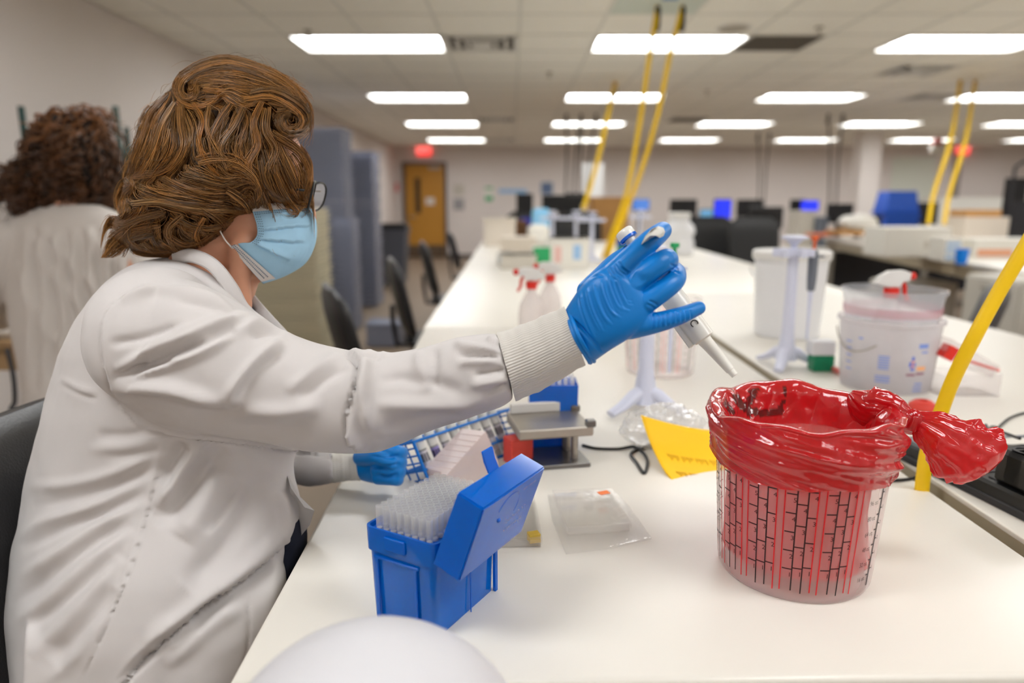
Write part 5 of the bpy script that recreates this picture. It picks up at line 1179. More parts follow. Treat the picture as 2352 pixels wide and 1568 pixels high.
# under-layer: a full cap so nothing shows through
cap = MB(); rg = []
for i in range(1, 18):
    f = math.pi * i / 18; ring = []
    for j in range(48):
        th = -math.pi + 2 * math.pi * j / 48; r_ = rb(th) * math.sin(f) * .955
        x, y = HC[0] + r_ * math.cos(th), HC[1] + r_ * math.sin(th)
        ring.append(P(min(x, 640 if y > 305 else 694), y, DC - .098 * math.cos(f)))
    rg.append(ring)
cap.rings(rg); hair = mk('hair', remesh(cap, .005, 4), m_hairb, person, smooth=180, fix=False, label='wavy copper brown hair')
G = [[(413, 176), (460, 150), (517, 137), (575, 150), (630, 172), (670, 198), (700, 234)], [(430, 190), (490, 160), (550, 160), (610, 180), (655, 205), (690, 245)],
     [(574, 215), (625, 208), (681, 236), (709, 268), (700, 299), (668, 308), (643, 292), (647, 268), (668, 260)], [(560, 230), (620, 222), (670, 246), (694, 272), (684, 294), (660, 296), (652, 280)],
     [(444, 161), (421, 177), (409, 203), (421, 226), (444, 219), (448, 190)], [(440, 172), (420, 190), (416, 212), (432, 224)],
     [(413, 230), (452, 247), (497, 232), (511, 205)], [(467, 207), (501, 211), (532, 234), (566, 242), (597, 226), (628, 215), (674, 217)],
     [(383, 215), (344, 261), (325, 314), (306, 368), (290, 408)], [(402, 234), (375, 280), (356, 337), (329, 391), (300, 408)],
     [(417, 245), (419, 291), (425, 337), (398, 383), (360, 402), (306, 408)], [(421, 265), (436, 314), (415, 364), (380, 395)],
     [(440, 236), (462, 275), (452, 325), (470, 372), (500, 402)], [(530, 238), (505, 275), (484, 325), (492, 380)], [(560, 246), (540, 290), (508, 340), (520, 392)], [(545, 240), (566, 285), (548, 340), (560, 388), (585, 412)],
     [(600, 232), (582, 280), (592, 330), (570, 380), (584, 420)], [(612, 250), (608, 300), (630, 345), (612, 395), (626, 436)], [(480, 240), (476, 290), (500, 340), (530, 372)],
     [(628, 303), (670, 330), (708, 368), (717, 406), (702, 446)], [(631, 314), (658, 368), (677, 414), (696, 452), (686, 478), (666, 476)],
     [(612, 345), (628, 398), (651, 444), (666, 473), (690, 474), (696, 458)], [(597, 368), (608, 421), (639, 454), (668, 462)], [(630, 400), (648, 440), (668, 470), (684, 488), (668, 490), (655, 476)], [(600, 440), (612, 470), (620, 500)], [(575, 450), (590, 480), (598, 505), (586, 515)], [(650, 380), (672, 425), (690, 458), (704, 462)], [(640, 320), (690, 350), (714, 395), (716, 430)],
     [(459, 368), (497, 360), (543, 364), (582, 391), (598, 418), (588, 430)], [(287, 414), (344, 398), (402, 425), (459, 444), (509, 444), (555, 425), (590, 416)],
     [(291, 406), (325, 429), (383, 444), (440, 456), (497, 467), (538, 452)], [(421, 398), (459, 406), (505, 418), (545, 412)], [(330, 440), (390, 462), (450, 470), (520, 478), (580, 480)],
     [(318, 421), (283, 425), (264, 444), (259, 467), (268, 484)], [(306, 467), (364, 462), (421, 475), (478, 483), (528, 485), (585, 500)],
     [(375, 488), (329, 498), (287, 513), (249, 508)], [(367, 519), (325, 525), (283, 536), (250, 553)], [(350, 540), (310, 548), (276, 560)],
     [(300, 505), (296, 548), (325, 574), (364, 583), (404, 576)], [(344, 502), (352, 552), (380, 587)], [(383, 540), (421, 561), (459, 554), (497, 532), (538, 506)], [(370, 560), (413, 583), (478, 572), (520, 544)],
     [(400, 500), (440, 520), (490, 522), (535, 500), (560, 480)], [(528, 444), (538, 483), (557, 503), (586, 503), (592, 488)], [(520, 380), (560, 392), (590, 420), (600, 446), (588, 462)],
     [(520, 520), (535, 500), (548, 470), (560, 440)], [(470, 470), (510, 500), (530, 530), (512, 552)], [(505, 455), (540, 490), (555, 520), (540, 545)], [(520, 440), (560, 470), (575, 500), (560, 508)], [(480, 520), (510, 545), (500, 570), (470, 580)], [(320, 560), (360, 590), (400, 592)], [(440, 180), (500, 180), (560, 190), (610, 205)], [(330, 470), (310, 500), (272, 520)], [(420, 500), (390, 530), (398, 570), (420, 590)], [(470, 500), (450, 540), (470, 575), (500, 560)]]
GS = [np.array(spline(g, 8)) for g in G]
gp = np.concatenate([g[:-1] for g in GS]); gt = np.concatenate([g[1:] - g[:-1] for g in GS]); gt /= np.linalg.norm(gt, axis=1)[:, None]
def field(p):
    out = np.empty_like(p)
    for i in range(0, len(p), 2000):
        d2 = ((p[i:i + 2000, None] - gp[None]) ** 2).sum(2); w_ = 1 / (d2 + 60) ** 2
        v = w_ @ gt; out[i:i + 2000] = v / (np.linalg.norm(v, axis=1)[:, None] + 1e-9)
    return out
def inside(n):
    pts = []
    while len(pts) < n:
        c = RNG.uniform([255, 130], [720, 590], (4000, 2)); q = qrad(c)
        face = ((c[:, 0] > 565) & (c[:, 1] > 472)) | ((c[:, 0] > 535) & (c[:, 1] > 530))          # cheek stays bare
        temple = (c[:, 0] > 668) & (c[:, 1] > 302) & (c[:, 1] < 345)
        pts += list(c[(q < 1.0) & ~face & ~temple])
    return np.array(pts[:n])
NS = 18
def streams(seed, step):
    p = seed.copy(); out = [p.copy()]
    prev = field(p)
    for k in range(NS - 1):
        v = field(p); v = v * .6 + prev * .4; v /= np.linalg.norm(v, axis=1)[:, None]; prev = v
        p = p + v * step[:, None]; out.append(p.copy())
    return np.stack(out, 1)                                # clumps x NS x 2
def strand_set(lines, per, wide, tip, lift, deep, rad, seed_tint, flip=False, flare=0):
    """lines: (C,NS,2) view paths -> tube mesh arrays"""
    C_ = len(lines); L = np.repeat(lines, per, 0); S_ = len(L)
    tg = np.gradient(L, axis=1); tg /= np.linalg.norm(tg, axis=2)[..., None] + 1e-9; nm = np.stack([-tg[..., 1], tg[..., 0]], 2)
    t = np.linspace(0, 1, NS)[None]; prof = wide * (1 - t) ** .8 * (.35 + .65 * np.minimum(1, t * 4 + .5)) + tip * t
    th = RNG.uniform(0, 2 * np.pi, S_); rr = np.sqrt(RNG.uniform(0, 1, S_)); a = (rr * np.cos(th))[:, None]; b = (rr * np.sin(th))[:, None]
    wob = RNG.normal(0, 1, (S_, 1)) * np.sin(t * RNG.uniform(2, 7, (S_, 1)) + RNG.uniform(0, 6, (S_, 1))) * (.8 + 1.6 * t)
    Pp = L + nm * ((a * prof + wob))[..., None]
    fl_ = (RNG.random(S_) < flare)[:, None]; drift = RNG.normal(0, 1, (S_, 1)) * 16 * t ** 2
    Pp = Pp + nm * (drift * fl_)[..., None]
    Pp[..., 0] = np.where(Pp[..., 0] > 700, 700 + 22 * np.tanh((Pp[..., 0] - 700) / 22), Pp[..., 0])
    Pp[..., 0] = np.where(Pp[..., 0] < 285, 285 - 62 * np.tanh((285 - Pp[..., 0]) / 90), Pp[..., 0])
    Pp[..., 1] = np.where(Pp[..., 1] > 572, 572 + 20 * np.tanh((Pp[..., 1] - 572) / 20), Pp[..., 1])
    base = hdepth(Pp.reshape(-1, 2)).reshape(S_, NS)
    fr = np.clip((Pp[..., 0] - 600) / 30, 0, 1) * np.clip((Pp[..., 1] - 425) / 30, 0, 1); base = base * (1 - fr) + np.minimum(base, .868 + np.clip(Pp[..., 0] - 600, 0, 120) / 120 * .040) * fr
    lay = np.repeat(RNG.uniform(-deep, lift, C_), per)[:, None]
    d = base - lay - b * prof * DC / F * .7 - .004
    if flip: d = 2 * (DC + .004) - d
    X = unproj(Pp, d)
    T_ = np.gradient(X, axis=1); T_ /= np.linalg.norm(T_, axis=2)[..., None] + 1e-9
    ref = np.array([.3, 1., .2]); U = np.cross(T_, ref); U /= np.linalg.norm(U, axis=2)[..., None]; V = np.cross(T_, U)
    r_ = rad * (1 - .75 * t ** 3)[..., None] * RNG.uniform(.7, 1.3, (S_, 1, 1))
    ring = np.stack([X + U * r_ * math.cos(k * 2.0944) + V * r_ * math.sin(k * 2.0944) for k in range(3)], 2)   # S,NS,3,3
    tint = np.repeat(np.clip(RNG.normal(1, .26, C_), .4, 1.7), per) * np.clip(RNG.normal(1, .38, S_), .25, 2.4)
    tint = tint[:, None, None, None] * (.8 + .35 * t)[..., None, None] * np.ones((S_, NS, 3, 1)); warm = np.repeat(RNG.normal(0, .06, C_), per)[:, None, None, None]
    colr = np.concatenate([tint * (1 + warm), tint, tint * (1 - warm * 2)], 3) * seed_tint
    return ring.reshape(-1, 3), colr.reshape(-1, 3), S_
sets = []
sd = inside(820); sets.append(strand_set(streams(sd, RNG.uniform(3.5, 8.0, len(sd))), 10, 9, 3.5, .007, .010, .0003, .95, flare=.14))
sd = inside(1600); sets.append(strand_set(streams(sd, RNG.uniform(3.5, 8.5, len(sd))), 1, 5, 5, .012, .004, .0003, 1.05, flare=.3))
gl_ = []
for g in GS:
    for rep in range(3):
        u = np.linspace(0, len(g) - 1, NS); i = np.minimum(u.astype(int), len(g) - 2); f = (u - i)[:, None]
        gl_.append(g[i] * (1 - f) + g[i + 1] * f + RNG.normal(0, 4.5, (1, 2)) * (1 if rep else 0))
sets.append(strand_set(np.array(gl_), 20, 8, 3, .012, .001, .0003, 1.15, flare=.12))
sd = inside(150); sets.append(strand_set(streams(sd, RNG.uniform(5, 9, len(sd))), 9, 12, 4, .004, .01, .0006, .9, flip=True))
fy = []                                                    # loose single hairs standing off the outline
for k in range(70):
    a = RNG.uniform(-2.9, -.6) if k % 3 else RNG.uniform(2.3, 3.4); r_ = rb(np.array([a]))[0]
    p0 = HC + np.array([math.cos(a), math.sin(a)]) * r_ * .96; tdir = np.array([-math.sin(a), math.cos(a)]) * (1 if RNG.random() < .5 else -1)
    ln = RNG.uniform(25, 75); t = np.linspace(0, 1, NS)[:, None]; out = np.array([math.cos(a), math.sin(a)])
    fy.append(p0 + tdir * ln * t + out * (RNG.uniform(5, 24) * np.sin(t * RNG.uniform(1.5, 3))))
sets.append(strand_set(np.array(fy), 1, 1, 1, .002, .01, .00022, 1.2))
V_ = np.concatenate([s[0] for s in sets]); C_ = np.concatenate([s[1] for s in sets]); nS = sum(s[2] for s in sets)
base_f = []
for k in range(NS - 1):
    for j in range(3):
        a = k * 3 + j; b = k * 3 + (j + 1) % 3; base_f.append((a, b, b + 3, a + 3))
bf = np.array(base_f)[None] + (np.arange(nS) * NS * 3)[:, None, None]; bf = bf.reshape(-1)
me = bpy.data.meshes.new('hair_strands'); me.vertices.add(len(V_)); me.vertices.foreach_set('co', V_.ravel())
npoly = len(bf) // 4; me.loops.add(len(bf)); me.loops.foreach_set('vertex_index', bf.astype(np.int32)); me.polygons.add(npoly)
me.polygons.foreach_set('loop_start', np.arange(0, len(bf), 4, dtype=np.int32)); me.update(calc_edges=True)
me.polygons.foreach_set('use_smooth', np.ones(npoly, bool))
ca = me.color_attributes.new('tint', 'FLOAT_COLOR', 'POINT'); c4 = np.ones((len(V_), 4)); c4[:, :3] = C_; ca.data.foreach_set('color', c4.ravel())
me.materials.append(m_hair); ho = bpy.data.objects.new('strands', me); COL.objects.link(ho); ho.parent = hair; ho['kind'] = 'stuff'
# ================================================================ chairs, shelves and things farther back
m_leather = mat('black_leather', (30, 30, 32), .38, var=.1, bump=.25, bscale=350, spec=.6); m_chrome = mat('chair_metal', (120, 120, 122), .3, metal=.8); m_greyl = mat('grey_leather', (86, 87, 90), .42, var=.08, bump=.2, bscale=350)
def rslab(cx, cy, cz, w, h, th, bow=0, M=None, nu=14, nv=10, r=.06, tilt=0):
    """rounded upright cushion facing +x, width along y"""
    rs = []
    for i in range(nv + 1):
        v = -1 + 2 * i / nv; k = 1 - .18 * max(0, abs(v) - .55) ** 2 / .2; ring = []
        hw = w / 2 * (1 - (max(0, abs(v) - .7) / .3) ** 2 * .35); tt = th / 2 * (1 - (max(0, abs(v) - .6) / .4) ** 2 * .7)
        for j in range(nu * 2):
            a = 2 * math.pi * j / (nu * 2); ca, sa = math.cos(a), math.sin(a)
            y = math.copysign(abs(sa) ** .45, sa) * hw; x = math.copysign(abs(ca) ** .8, ca) * tt - bow * (y / (w / 2)) ** 2 * -1 + tilt * v
            ring.append((cx + x, cy + y, cz + v * h / 2))
        rs.append(ring)
    return MB().rings(rs)
def chair(loc, rz, lab, leather=None, seat=.56, bh=.42, bz=None, bw=.46, tilt=-.05):
    t = thing('lab_chair', (loc[0], loc[1], 0), lab, 'chair', rz=rz, group=None); L_ = leather or m_leather; bz = bz or seat + .14
    mb = MB(); mb.rings([[(x_ * s, y_ * s, z_) for x_, y_ in ((.2 * math.copysign(abs(math.cos(a)) ** .6, math.cos(a)), .23 * math.copysign(abs(math.sin(a)) ** .6, math.sin(a))) for a in (2 * math.pi * j / 28 for j in range(28)))] for s, z_ in ((.85, seat - .06), (1, seat - .04), (1.02, seat - .015), (.92, seat))]); mk('seat', mb, L_, t, smooth=60)
    mk('backrest', rslab(-.22, 0, bz + bh / 2, bw, bh, .07, .03, tilt=tilt), L_, t, smooth=60)
    mk('back_bar', MB().tube([(-.1, 0, seat - .07), (-.24, 0, seat - .05), (-.262, 0, seat + .1), (-.262, 0, bz + bh * .4)], .016, 8), m_black, t)
    mk('column', MB().lathe([(.026, .1), (.026, .28), (.017, .285), (.017, seat - .05)], n=16), m_chrome, t)
    mk('foot_ring', MB().tube([(math.cos(a) * .2, math.sin(a) * .2, .22) for a in np.linspace(0, 2 * math.pi, 25)], .009, 8, cap=False).tube([(-.2, 0, .22), (.2, 0, .22)], .008, 6), m_chrome, t)
    for k in range(5):
        a = 2 * math.pi * k / 5 + .3; u = Vector((math.cos(a), math.sin(a), 0)); lg = mk('leg', MB().tube([u * .02 + Z * .1, u * .27 + Z * .06], [.024, .015], 8), m_black, t); mk('caster', MB().lathe([(.012, -.011), (.026, -.011), (.026, .011), (.012, .011)], u * .27 + Z * .027, 14, frame(u, Z)), m_black, lg)
    return t
for px, d, lab, rz in ((898, 2.85, 'black leather lab chair nearest behind the curly haired person, at the bench side', .35), (996, 4.2, 'black leather lab chair second along the bench from the seated person', .2), (1040, 6.0, 'black leather lab chair third along the bench, thin sliver seen', .15)):
    p = P(px, 700, d); chair((p.x + .02, p.y), rz, lab, bz=.55, seat=.54, bh=.45, bw=.5)
p = P(1085, 560, 8.2); chair((p.x, p.y), .1, 'black lab chair at the far end of the bench aisle', seat=.5, bz=.56)
p = P(20, 1200, .99); chair((p.x + .24, p.y), 0, 'black leather chair the coat wearing person sits on', seat=.62, bz=.66, bh=.36, bw=.5)
p = P(2125, 680, 3.15); chair((p.x + .06, p.y + .05), math.pi - .5, 'grey leather lab chair across the bench beyond the spray bottle', m_greyl, seat=.56, bz=.60, bh=.37, bw=.46)
# ---- stacks of trays along the wall
m_tray = film('grey_tray', (150, 156, 176), .12, .10, .25, diffuse_t=.3); m_trayc = mat('cream_tray', (214, 206, 180), .45, var=.04)
def traystack(px0, px1, pybase, pytop, d, name, m, lab, grp, dep=.5, z0=None, pitch=.06):
    a, b = P(px0, pybase, d), P(px1, pybase, d); w_ = b.x - a.x; zt = P(px0, pytop, d).z; z = max(.02, z0 or 0); n = int((zt - z) / pitch); first = None
    for k in range(n):
        loc = ((a.x + b.x) / 2 + .006 * math.sin(k * 2.1), a.y + dep / 2 + .006 * math.cos(k * 1.3), z + k * pitch)
        if first is None:
            first = thing(name, loc, f'{lab}, {nth(n - k)} from the top', 'tray', group=grp)
            mk('shell', MB().rings([[(sx * w_ / 2 * s, sy * dep / 2 * s, zz) for sx, sy in ((-1, -1), (1, -1), (1, 1), (-1, 1))] for s, zz in ((.93, 0), (.95, pitch * .7), (.95, pitch * .74))], True, False), m, first, smooth=0)
            mk('rim', MB().rings([[(sx * w_ / 2 * s, sy * dep / 2 * s, zz) for sx, sy in ((-1, -1), (1, -1), (1, 1), (-1, 1))] for s, zz in ((.95, pitch * .74), (1, pitch * .74), (1, pitch * .94), (.95, pitch * .94))], False, False), m, first, smooth=0)
        else: dup(first, loc, label=f'{lab}, {nth(n - k)} from the top')
traystack(695, 805, 742, 298, 8.0, 'storage_tray', m_tray, 'grey translucent tray in the tallest stack', 'grey trays in the tallest stack')
traystack(796, 868, 705, 342, 9.0, 'storage_tray', m_tray, 'grey translucent tray in the stack on the door side', 'grey trays in the second stack')
traystack(775, 818, 735, 500, 7.3, 'storage_tray', m_tray, 'grey translucent tray in the low narrow stack', 'grey trays in the low stack', dep=.35)
traystack(585, 738, 790, 470, 6.0, 'storage_crate', m_trayc, 'cream tray in the pale stack behind the face mask', 'cream trays in the pale stack', pitch=.038)
# ---- grey bin by the door
p = P(908, 655, 11.3); t = thing('waste_bin', (p.x, p.y, 0), 'tall dark grey waste bin by the wooden door', 'bin'); m_bin = mat('bin_grey', (74, 76, 84), .5)
mk('body', MB().rings([[(sx * h, sy * h, z) for sx, sy in ((-1, -1), (1, -1), (1, 1), (-1, 1))] for h, z in ((.17, .06), (.215, .86), (.235, .86), (.235, .91), (.215, .91))], True, True), m_bin, t, smooth=20); mk('bag_edge', MB().box((0, 0, .95), (.45, .45, .1), bev=.03), m_black, t)
for sx in (-1, 1): mk('wheel', MB().lathe([(.02, -.015), (.05, -.015), (.05, .015), (.02, .015)], (sx * .14, -.1, .05), 14, frame((0, 1, 0), Z)), m_black, t)
q = P(675 + 218, 660, 10.2); t = thing('floor_crate', (P(885, 690, 6.6).x, P(885, 690, 6.6).y, 0), 'low pale plastic crate on the floor beside the tray stacks', 'crate'); mk('body', MB().box((0, 0, .11), (.32, .3, .2), bev=.01), m_tray, t); mk('lid', MB().box((0, 0, .22), (.34, .32, .02), bev=.006), m_tray, t)
# ---- second person, curly dark hair, seen from behind
DP = 2.35
m_coat2 = mat('coat_cloth_grey', (208, 202, 196), .88, var=.02, scale=12, bump=.1, bscale=1500); m_skin2 = m_skin
b_ = MB(); b_.ball(P(165, 385, DP), (.085, .095, .115), 24, 16); b_.ball(P(215, 400, DP), (.05, .06, .08), 18, 12); b_.chain([P(240, 405, DP), P(252, 398, DP)], [.02, .012], 10); b_.chain([P(165, 430, DP), P(160, 560, DP)], [.055, .06], 16)
def sec2(g): return [((90 + g, 470), (230 - g, 470), DP, .08), ((30 + g, 500), (285 - g, 500), DP, .11), ((5 + g, 560), (300 - g, 560), DP, .13), ((15 + g, 720), (295 - g, 720), DP, .135), ((42 + g, 860), (280 - g, 860), DP, .135), ((55 + g, 980), (285 - g, 980), DP, .15), ((62 + g, 1150), (300 - g, 1150), DP, .16), ((70 + g, 1330), (310 - g, 1330), DP, .17)]
b3 = slab_s([(l, r, d, h - .03) for l, r, d, h in sec2(34)], 28, 3)
for s_ in ([(20, 560, DP), (-28, 680, DP + .02), (0, 720, DP + .13)], [(285, 560, DP), (320, 680, DP - .05), (330, 760, DP + .2)]): b3.chain([P(*q) for q in s_], [.04, .034, .024], 14)
for sx in (130, 215):
    h_ = P(sx, 1250, DP); f_ = Vector((h_.x, h_.y, .05)); b3.chain([h_, (h_ + f_) / 2, f_], [.085, .06, .045], 16)
p2 = mk('person', remesh(join(b_, b3), .008, 5), m_skin2, smooth=180, fix=False, label='standing person with long dark curly hair and white coat, back turned', cat='person')
c2 = slab_s(sec2(0), 40, 4)
c2.chain([P(*q) for q in ((28, 560, DP), (-18, 640, DP), (-32, 690, DP + .04), (0, 728, DP + .22))], [.085, .075, .068, .05], 18); c2.chain([P(*q) for q in ((275, 545, DP), (305, 650, DP), (320, 740, DP + .15))], [.08, .07, .055], 18)
c2 = remesh(c2, .006, 7); S = []; AMP = 1.5
for k in range(7): x = 40 + k * 36; st('r', 9, 9, (x + 20, 520), (x + 26, 640), (x + 30 + 4 * k, 760), (x + 20, 900)); st('g', 9, 9, (x + 38, 520), (x + 46, 640), (x + 48 + 4 * k, 760), (x + 38, 900))
for a, b in (((60, 520), (200, 720)), ((90, 510), (250, 690)), ((40, 600), (150, 820)), ((200, 520), (280, 620))): st('r', 12, 9, a, ((a[0] + b[0]) / 2 - 10, (a[1] + b[1]) / 2), b)
strokes(c2, S); mk('lab_coat', c2, m_coat2, p2, smooth=180, fix=False)
tr = MB()
for sx in (130, 215): h_ = P(sx, 1200, DP); tr.chain([Vector((h_.x, h_.y, .6)), Vector((h_.x, h_.y, .08))], [.085, .06], 16)
mk('trousers', tr, m_navy, p2)
for sx in (130, 215): h_ = P(sx, 1200, DP); mk('shoe', MB().ball((h_.x, h_.y + .05, .04), (.05, .13, .045), 16, 10), m_black, p2)
m_curl = mat('hair_dark_curl', (74, 46, 24), .4, var=.1, scale=40, attr='tint')
hb = MB(); hb.ball(P(170, 370, DP), (.125, .115, .15), 28, 18); hb.ball(P(110, 420, DP), (.12, .09, .09), 24, 14); hb.ball(P(180, 300, DP), (.09, .085, .075), 20, 12); hb.ball(P(235, 420, DP + .03), (.05, .06, .07), 18, 10)
hb = remesh(hb, .01, 4); h2o = mk('hair', hb, mat('hair_dark_under', (30, 19, 11), .7, var=.2), p2, smooth=180, fix=False, label='long dark curly hair, bronze on top')
hv = hb.v; hn = hb.n; idx = RNG.choice(len(hv), 900); cm = MB(); tn = []
for i in idx:
    base = Vector(hv[i]); nrm = Vector(hn[i]); u = nrm.orthogonal().normalized(); u = (Vector((-.35, 0, -1)) + u * .4); u = (u - nrm * u.dot(nrm)).normalized(); v = nrm.cross(u)
    Lc = RNG.uniform(.05, .13); rc = RNG.uniform(.006, .013); ph = RNG.uniform(0, 6); nt_ = RNG.uniform(1.2, 2.4); n_ = 14
    if base.y > P(165, 385, DP).y + .06: continue
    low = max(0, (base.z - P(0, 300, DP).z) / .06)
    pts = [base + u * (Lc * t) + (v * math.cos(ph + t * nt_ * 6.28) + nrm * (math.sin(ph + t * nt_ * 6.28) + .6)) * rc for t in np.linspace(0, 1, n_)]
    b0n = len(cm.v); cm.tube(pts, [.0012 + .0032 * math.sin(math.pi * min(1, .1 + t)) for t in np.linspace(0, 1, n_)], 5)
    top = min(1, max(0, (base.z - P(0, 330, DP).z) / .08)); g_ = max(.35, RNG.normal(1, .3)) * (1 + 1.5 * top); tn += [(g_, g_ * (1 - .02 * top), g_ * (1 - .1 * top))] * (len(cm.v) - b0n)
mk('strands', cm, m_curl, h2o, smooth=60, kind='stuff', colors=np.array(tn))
# ---- wall desk, shelf posts and what stands there
m_shelf = mat('green_epoxy', (20, 58, 54), .45); m_wood2 = mat('desk_wood', (170, 140, 100), .5, var=.12, scale=12, stretch=(1, 8, 1))
dz = P(20, 785, 2.6).z; yd = P(20, 785, 2.6).y; xl, xr_ = WX + .02, -1.32
t = thing('wood_desk', ((xl + xr_) / 2, yd + .19, 0), 'wood topped desk at the wall beyond the curly haired standing person', 'desk')
mk('top', MB().box((0, 0, dz - .0175), (xr_ - xl, .38, .035), bev=.006), m_wood2, t); mk('apron', MB().box((0, -.15, dz - .075), (xr_ - xl - .06, .02, .08)), m_wood2, t)
for sx in (-1, 1):
    for sy in (-1, 1): mk('leg', MB().box((sx * ((xr_ - xl) / 2 - .06), sy * .15, (dz - .035) / 2), (.05, .05, dz - .035)), m_base, t, smooth=0)
b = P(12, 768, 2.66); t = thing('scanner', (b.x, b.y, dz), 'pale handheld device lying on the wood topped desk', 'device'); mk('body', MB().chain([(-.08, 0, .02), (.04, 0, .02)], [.017, .02], 16), m_whitem, t); mk('band', MB().tube([(-.03, 0, .02), (-.02, 0, .02)], [.0205, .0205], 16), m_shelf, t)
cp = [P(16, 800, 2.56), P(30, 860, 2.56), P(34, 920, 2.56), P(26, 980, 2.56), Vector((P(26, 980, 2.56).x, P(26, 980, 2.56).y, .02))]
mk('cable', MB().tube([Vector(q) for q in spline([tuple(q) for q in cp], 8)], .008, 8), m_dark, label='dark cable hanging below the wood topped desk', cat='cable')
sy0 = P(100, 270, 3.6).y; t = thing('wire_shelving', (WX + .52, sy0 + .5, 0), 'dark green wire shelving at the wall behind the curly haired person', 'shelving')
xs = (P(100, 300, 3.6).x - t.location.x, P(330, 300, 4.4).x - t.location.x - .1); zs = P(100, 245, 3.6).z
for x_ in (-.24, .24):
    for y_ in (-.5, .5): mk('post', MB().cyl((x_, y_, 0), (x_, y_, zs), .016), m_shelf, t)
for z_ in (.3, .8, P(272, 455, 3.9).z - .08 - .017, P(278, 405, 3.95).z - .06 - .017, P(290, 352, 3.9).z):
    s = MB()
    for y_ in (-.5, .5): s.box((0, y_, z_), (.5, .012, .03))
    for x_ in (-.24, .24): s.box((x_, 0, z_), (.012, 1, .03))
    for k in range(24): s.box((0, -.48 + k * .042, z_), (.48, .006, .006))
    mk('shelf', s, m_shelf, t, smooth=0)
for px, py, d, sz, m_, lab, cat in ((272, 455, 3.9, (.10, .2, .16), mat('yellow_box', (212, 178, 40), .5), 'yellow box on the shelving between the two persons', 'box'), (278, 405, 3.95, (.12, .2, .12), m_grey, 'grey box on the wire shelving above the yellow box', 'box')):
    c = P(px, py, d); t = thing('shelf_box', (c.x, c.y, c.z - sz[2] / 2), lab, cat); mk('body', MB().box((0, 0, sz[2] / 2), sz, bev=.004), m_, t); mk('lid', MB().box((0, 0, sz[2] + .008), (sz[0] * 1.04, sz[1] * 1.04, .02), bev=.003), m_, t)
# ---- boxes and stands on the far part of the benches
def boxon(px0, px1, pyb, pyt, m, lab, name='carton', cat='box', dep=None, z=TABLE, d=None, lid=None, prints=(), bev=.004, rz=0):
    if d is None: a = T(px0, pyb, z); d = (a - CAM).dot(FW)
    a, b, tp_ = P(px0, pyb, d), P(px1, pyb, d), P(px0, pyt, d); w_ = b.x - a.x; h_ = tp_.z - a.z; dep = dep or w_ * .7
    base = z if z is not None else a.z
    t = thing(name, ((a.x + b.x) / 2, a.y + dep / 2, a.z), lab, cat, rz=rz); mk('body', MB().box((0, 0, h_ / 2), (w_, dep, h_), bev=bev), m, t)
    if lid: mk('lid', MB().box((0, 0, h_ - lid[1] / 2), (w_ * 1.05, dep * 1.05, lid[1]), bev=.003), lid[0], t)
    for x0, x1, z0, z1, pm_ in prints: mk('printed_label', MB().box(((x0 + x1 - 1) / 2 * w_, -dep / 2 - .0008, (z0 + z1) / 2 * h_), ((x1 - x0) * w_, .001, (z1 - z0) * h_)), pm_, t, smooth=0)
    return t
m_beige = mat('beige_carton', (214, 204, 190), .6, var=.03); m_paper = mat('white_carton', (228, 225, 216), .6, var=.02); m_card = mat('cardboard', (190, 142, 84), .75, var=.06); m_greyc = mat('grey_carton', (196, 190, 178), .5)
m_ltb = mat('light_blue_print', (150, 186, 222), .6); m_pinkp = mat('pink_print_p', (222, 180, 172), .6); m_scr = mat('blue_screen', (30, 50, 230), .4, emit=.9); m_scr2 = mat('cyan_screen', (110, 170, 210), .4, emit=.6); m_bluebin = mat('blue_bin', (0, 78, 186), .4, var=.04); m_sky = mat('sky_blue_cloth', (138, 196, 232), .8); m_brown = mat('brown_bag', (96, 62, 32), .7); m_purp = mat('deep_blue_bag', (40, 50, 150), .6)
boxon(1150, 1232, 618, 585, m_greyc, 'low grey open box on the far bench beside the green labelled box', dep=.22, lid=(m_greyc, .01))
boxon(1140, 1180, 612, 578, film('bag_white', (236, 236, 232), .3, .2, .2), 'small clear bag with light blue print on the far bench', 'clear_bag', 'bag', dep=.1, prints=((.2, .8, .3, .7, m_ltb),), bev=.02)
boxon(1222, 1266, 616, 566, m_paper, 'box with a green label on the far bench', dep=.15, prints=((.08, .95, .25, .98, m_greenl),))
boxon(1262, 1352, 616, 548, m_paper, 'white box with faint red and blue print on the far bench', dep=.3, lid=(m_paper, .03), prints=((.12, .3, .2, .75, m_pinkp), (.6, .8, .3, .8, m_ltb)))
t = boxon(1112, 1184, 565, 500, m_beige, 'beige flared container at the end of the far bench', 'container', 'container', dep=.28, lid=(m_beige, .05))
boxon(1150, 1232, 578, 545, m_beige, 'beige flat box behind the low grey box on the far bench', dep=.3)
boxon(1176, 1212, 565, 505, m_brown, 'brown bag behind the beige container on the far bench', 'brown_bag', 'bag', d=7.4, bev=.03)
boxon(1192, 1226, 563, 500, m_purp, 'deep blue bag next to the brown bag on the far bench', 'blue_bag', 'bag', d=7.5, bev=.03)
boxon(1222, 1262, 563, 478, m_sky, 'sky blue folded cloth pack standing on the far bench', 'cloth_pack', 'pack', d=7.2, bev=.03)
boxon(1212, 1262, 564, 515, m_paper, 'white crumpled wrapper in front of the sky blue pack', 'wrapper', 'wrapper', d=7.0, bev=.04)
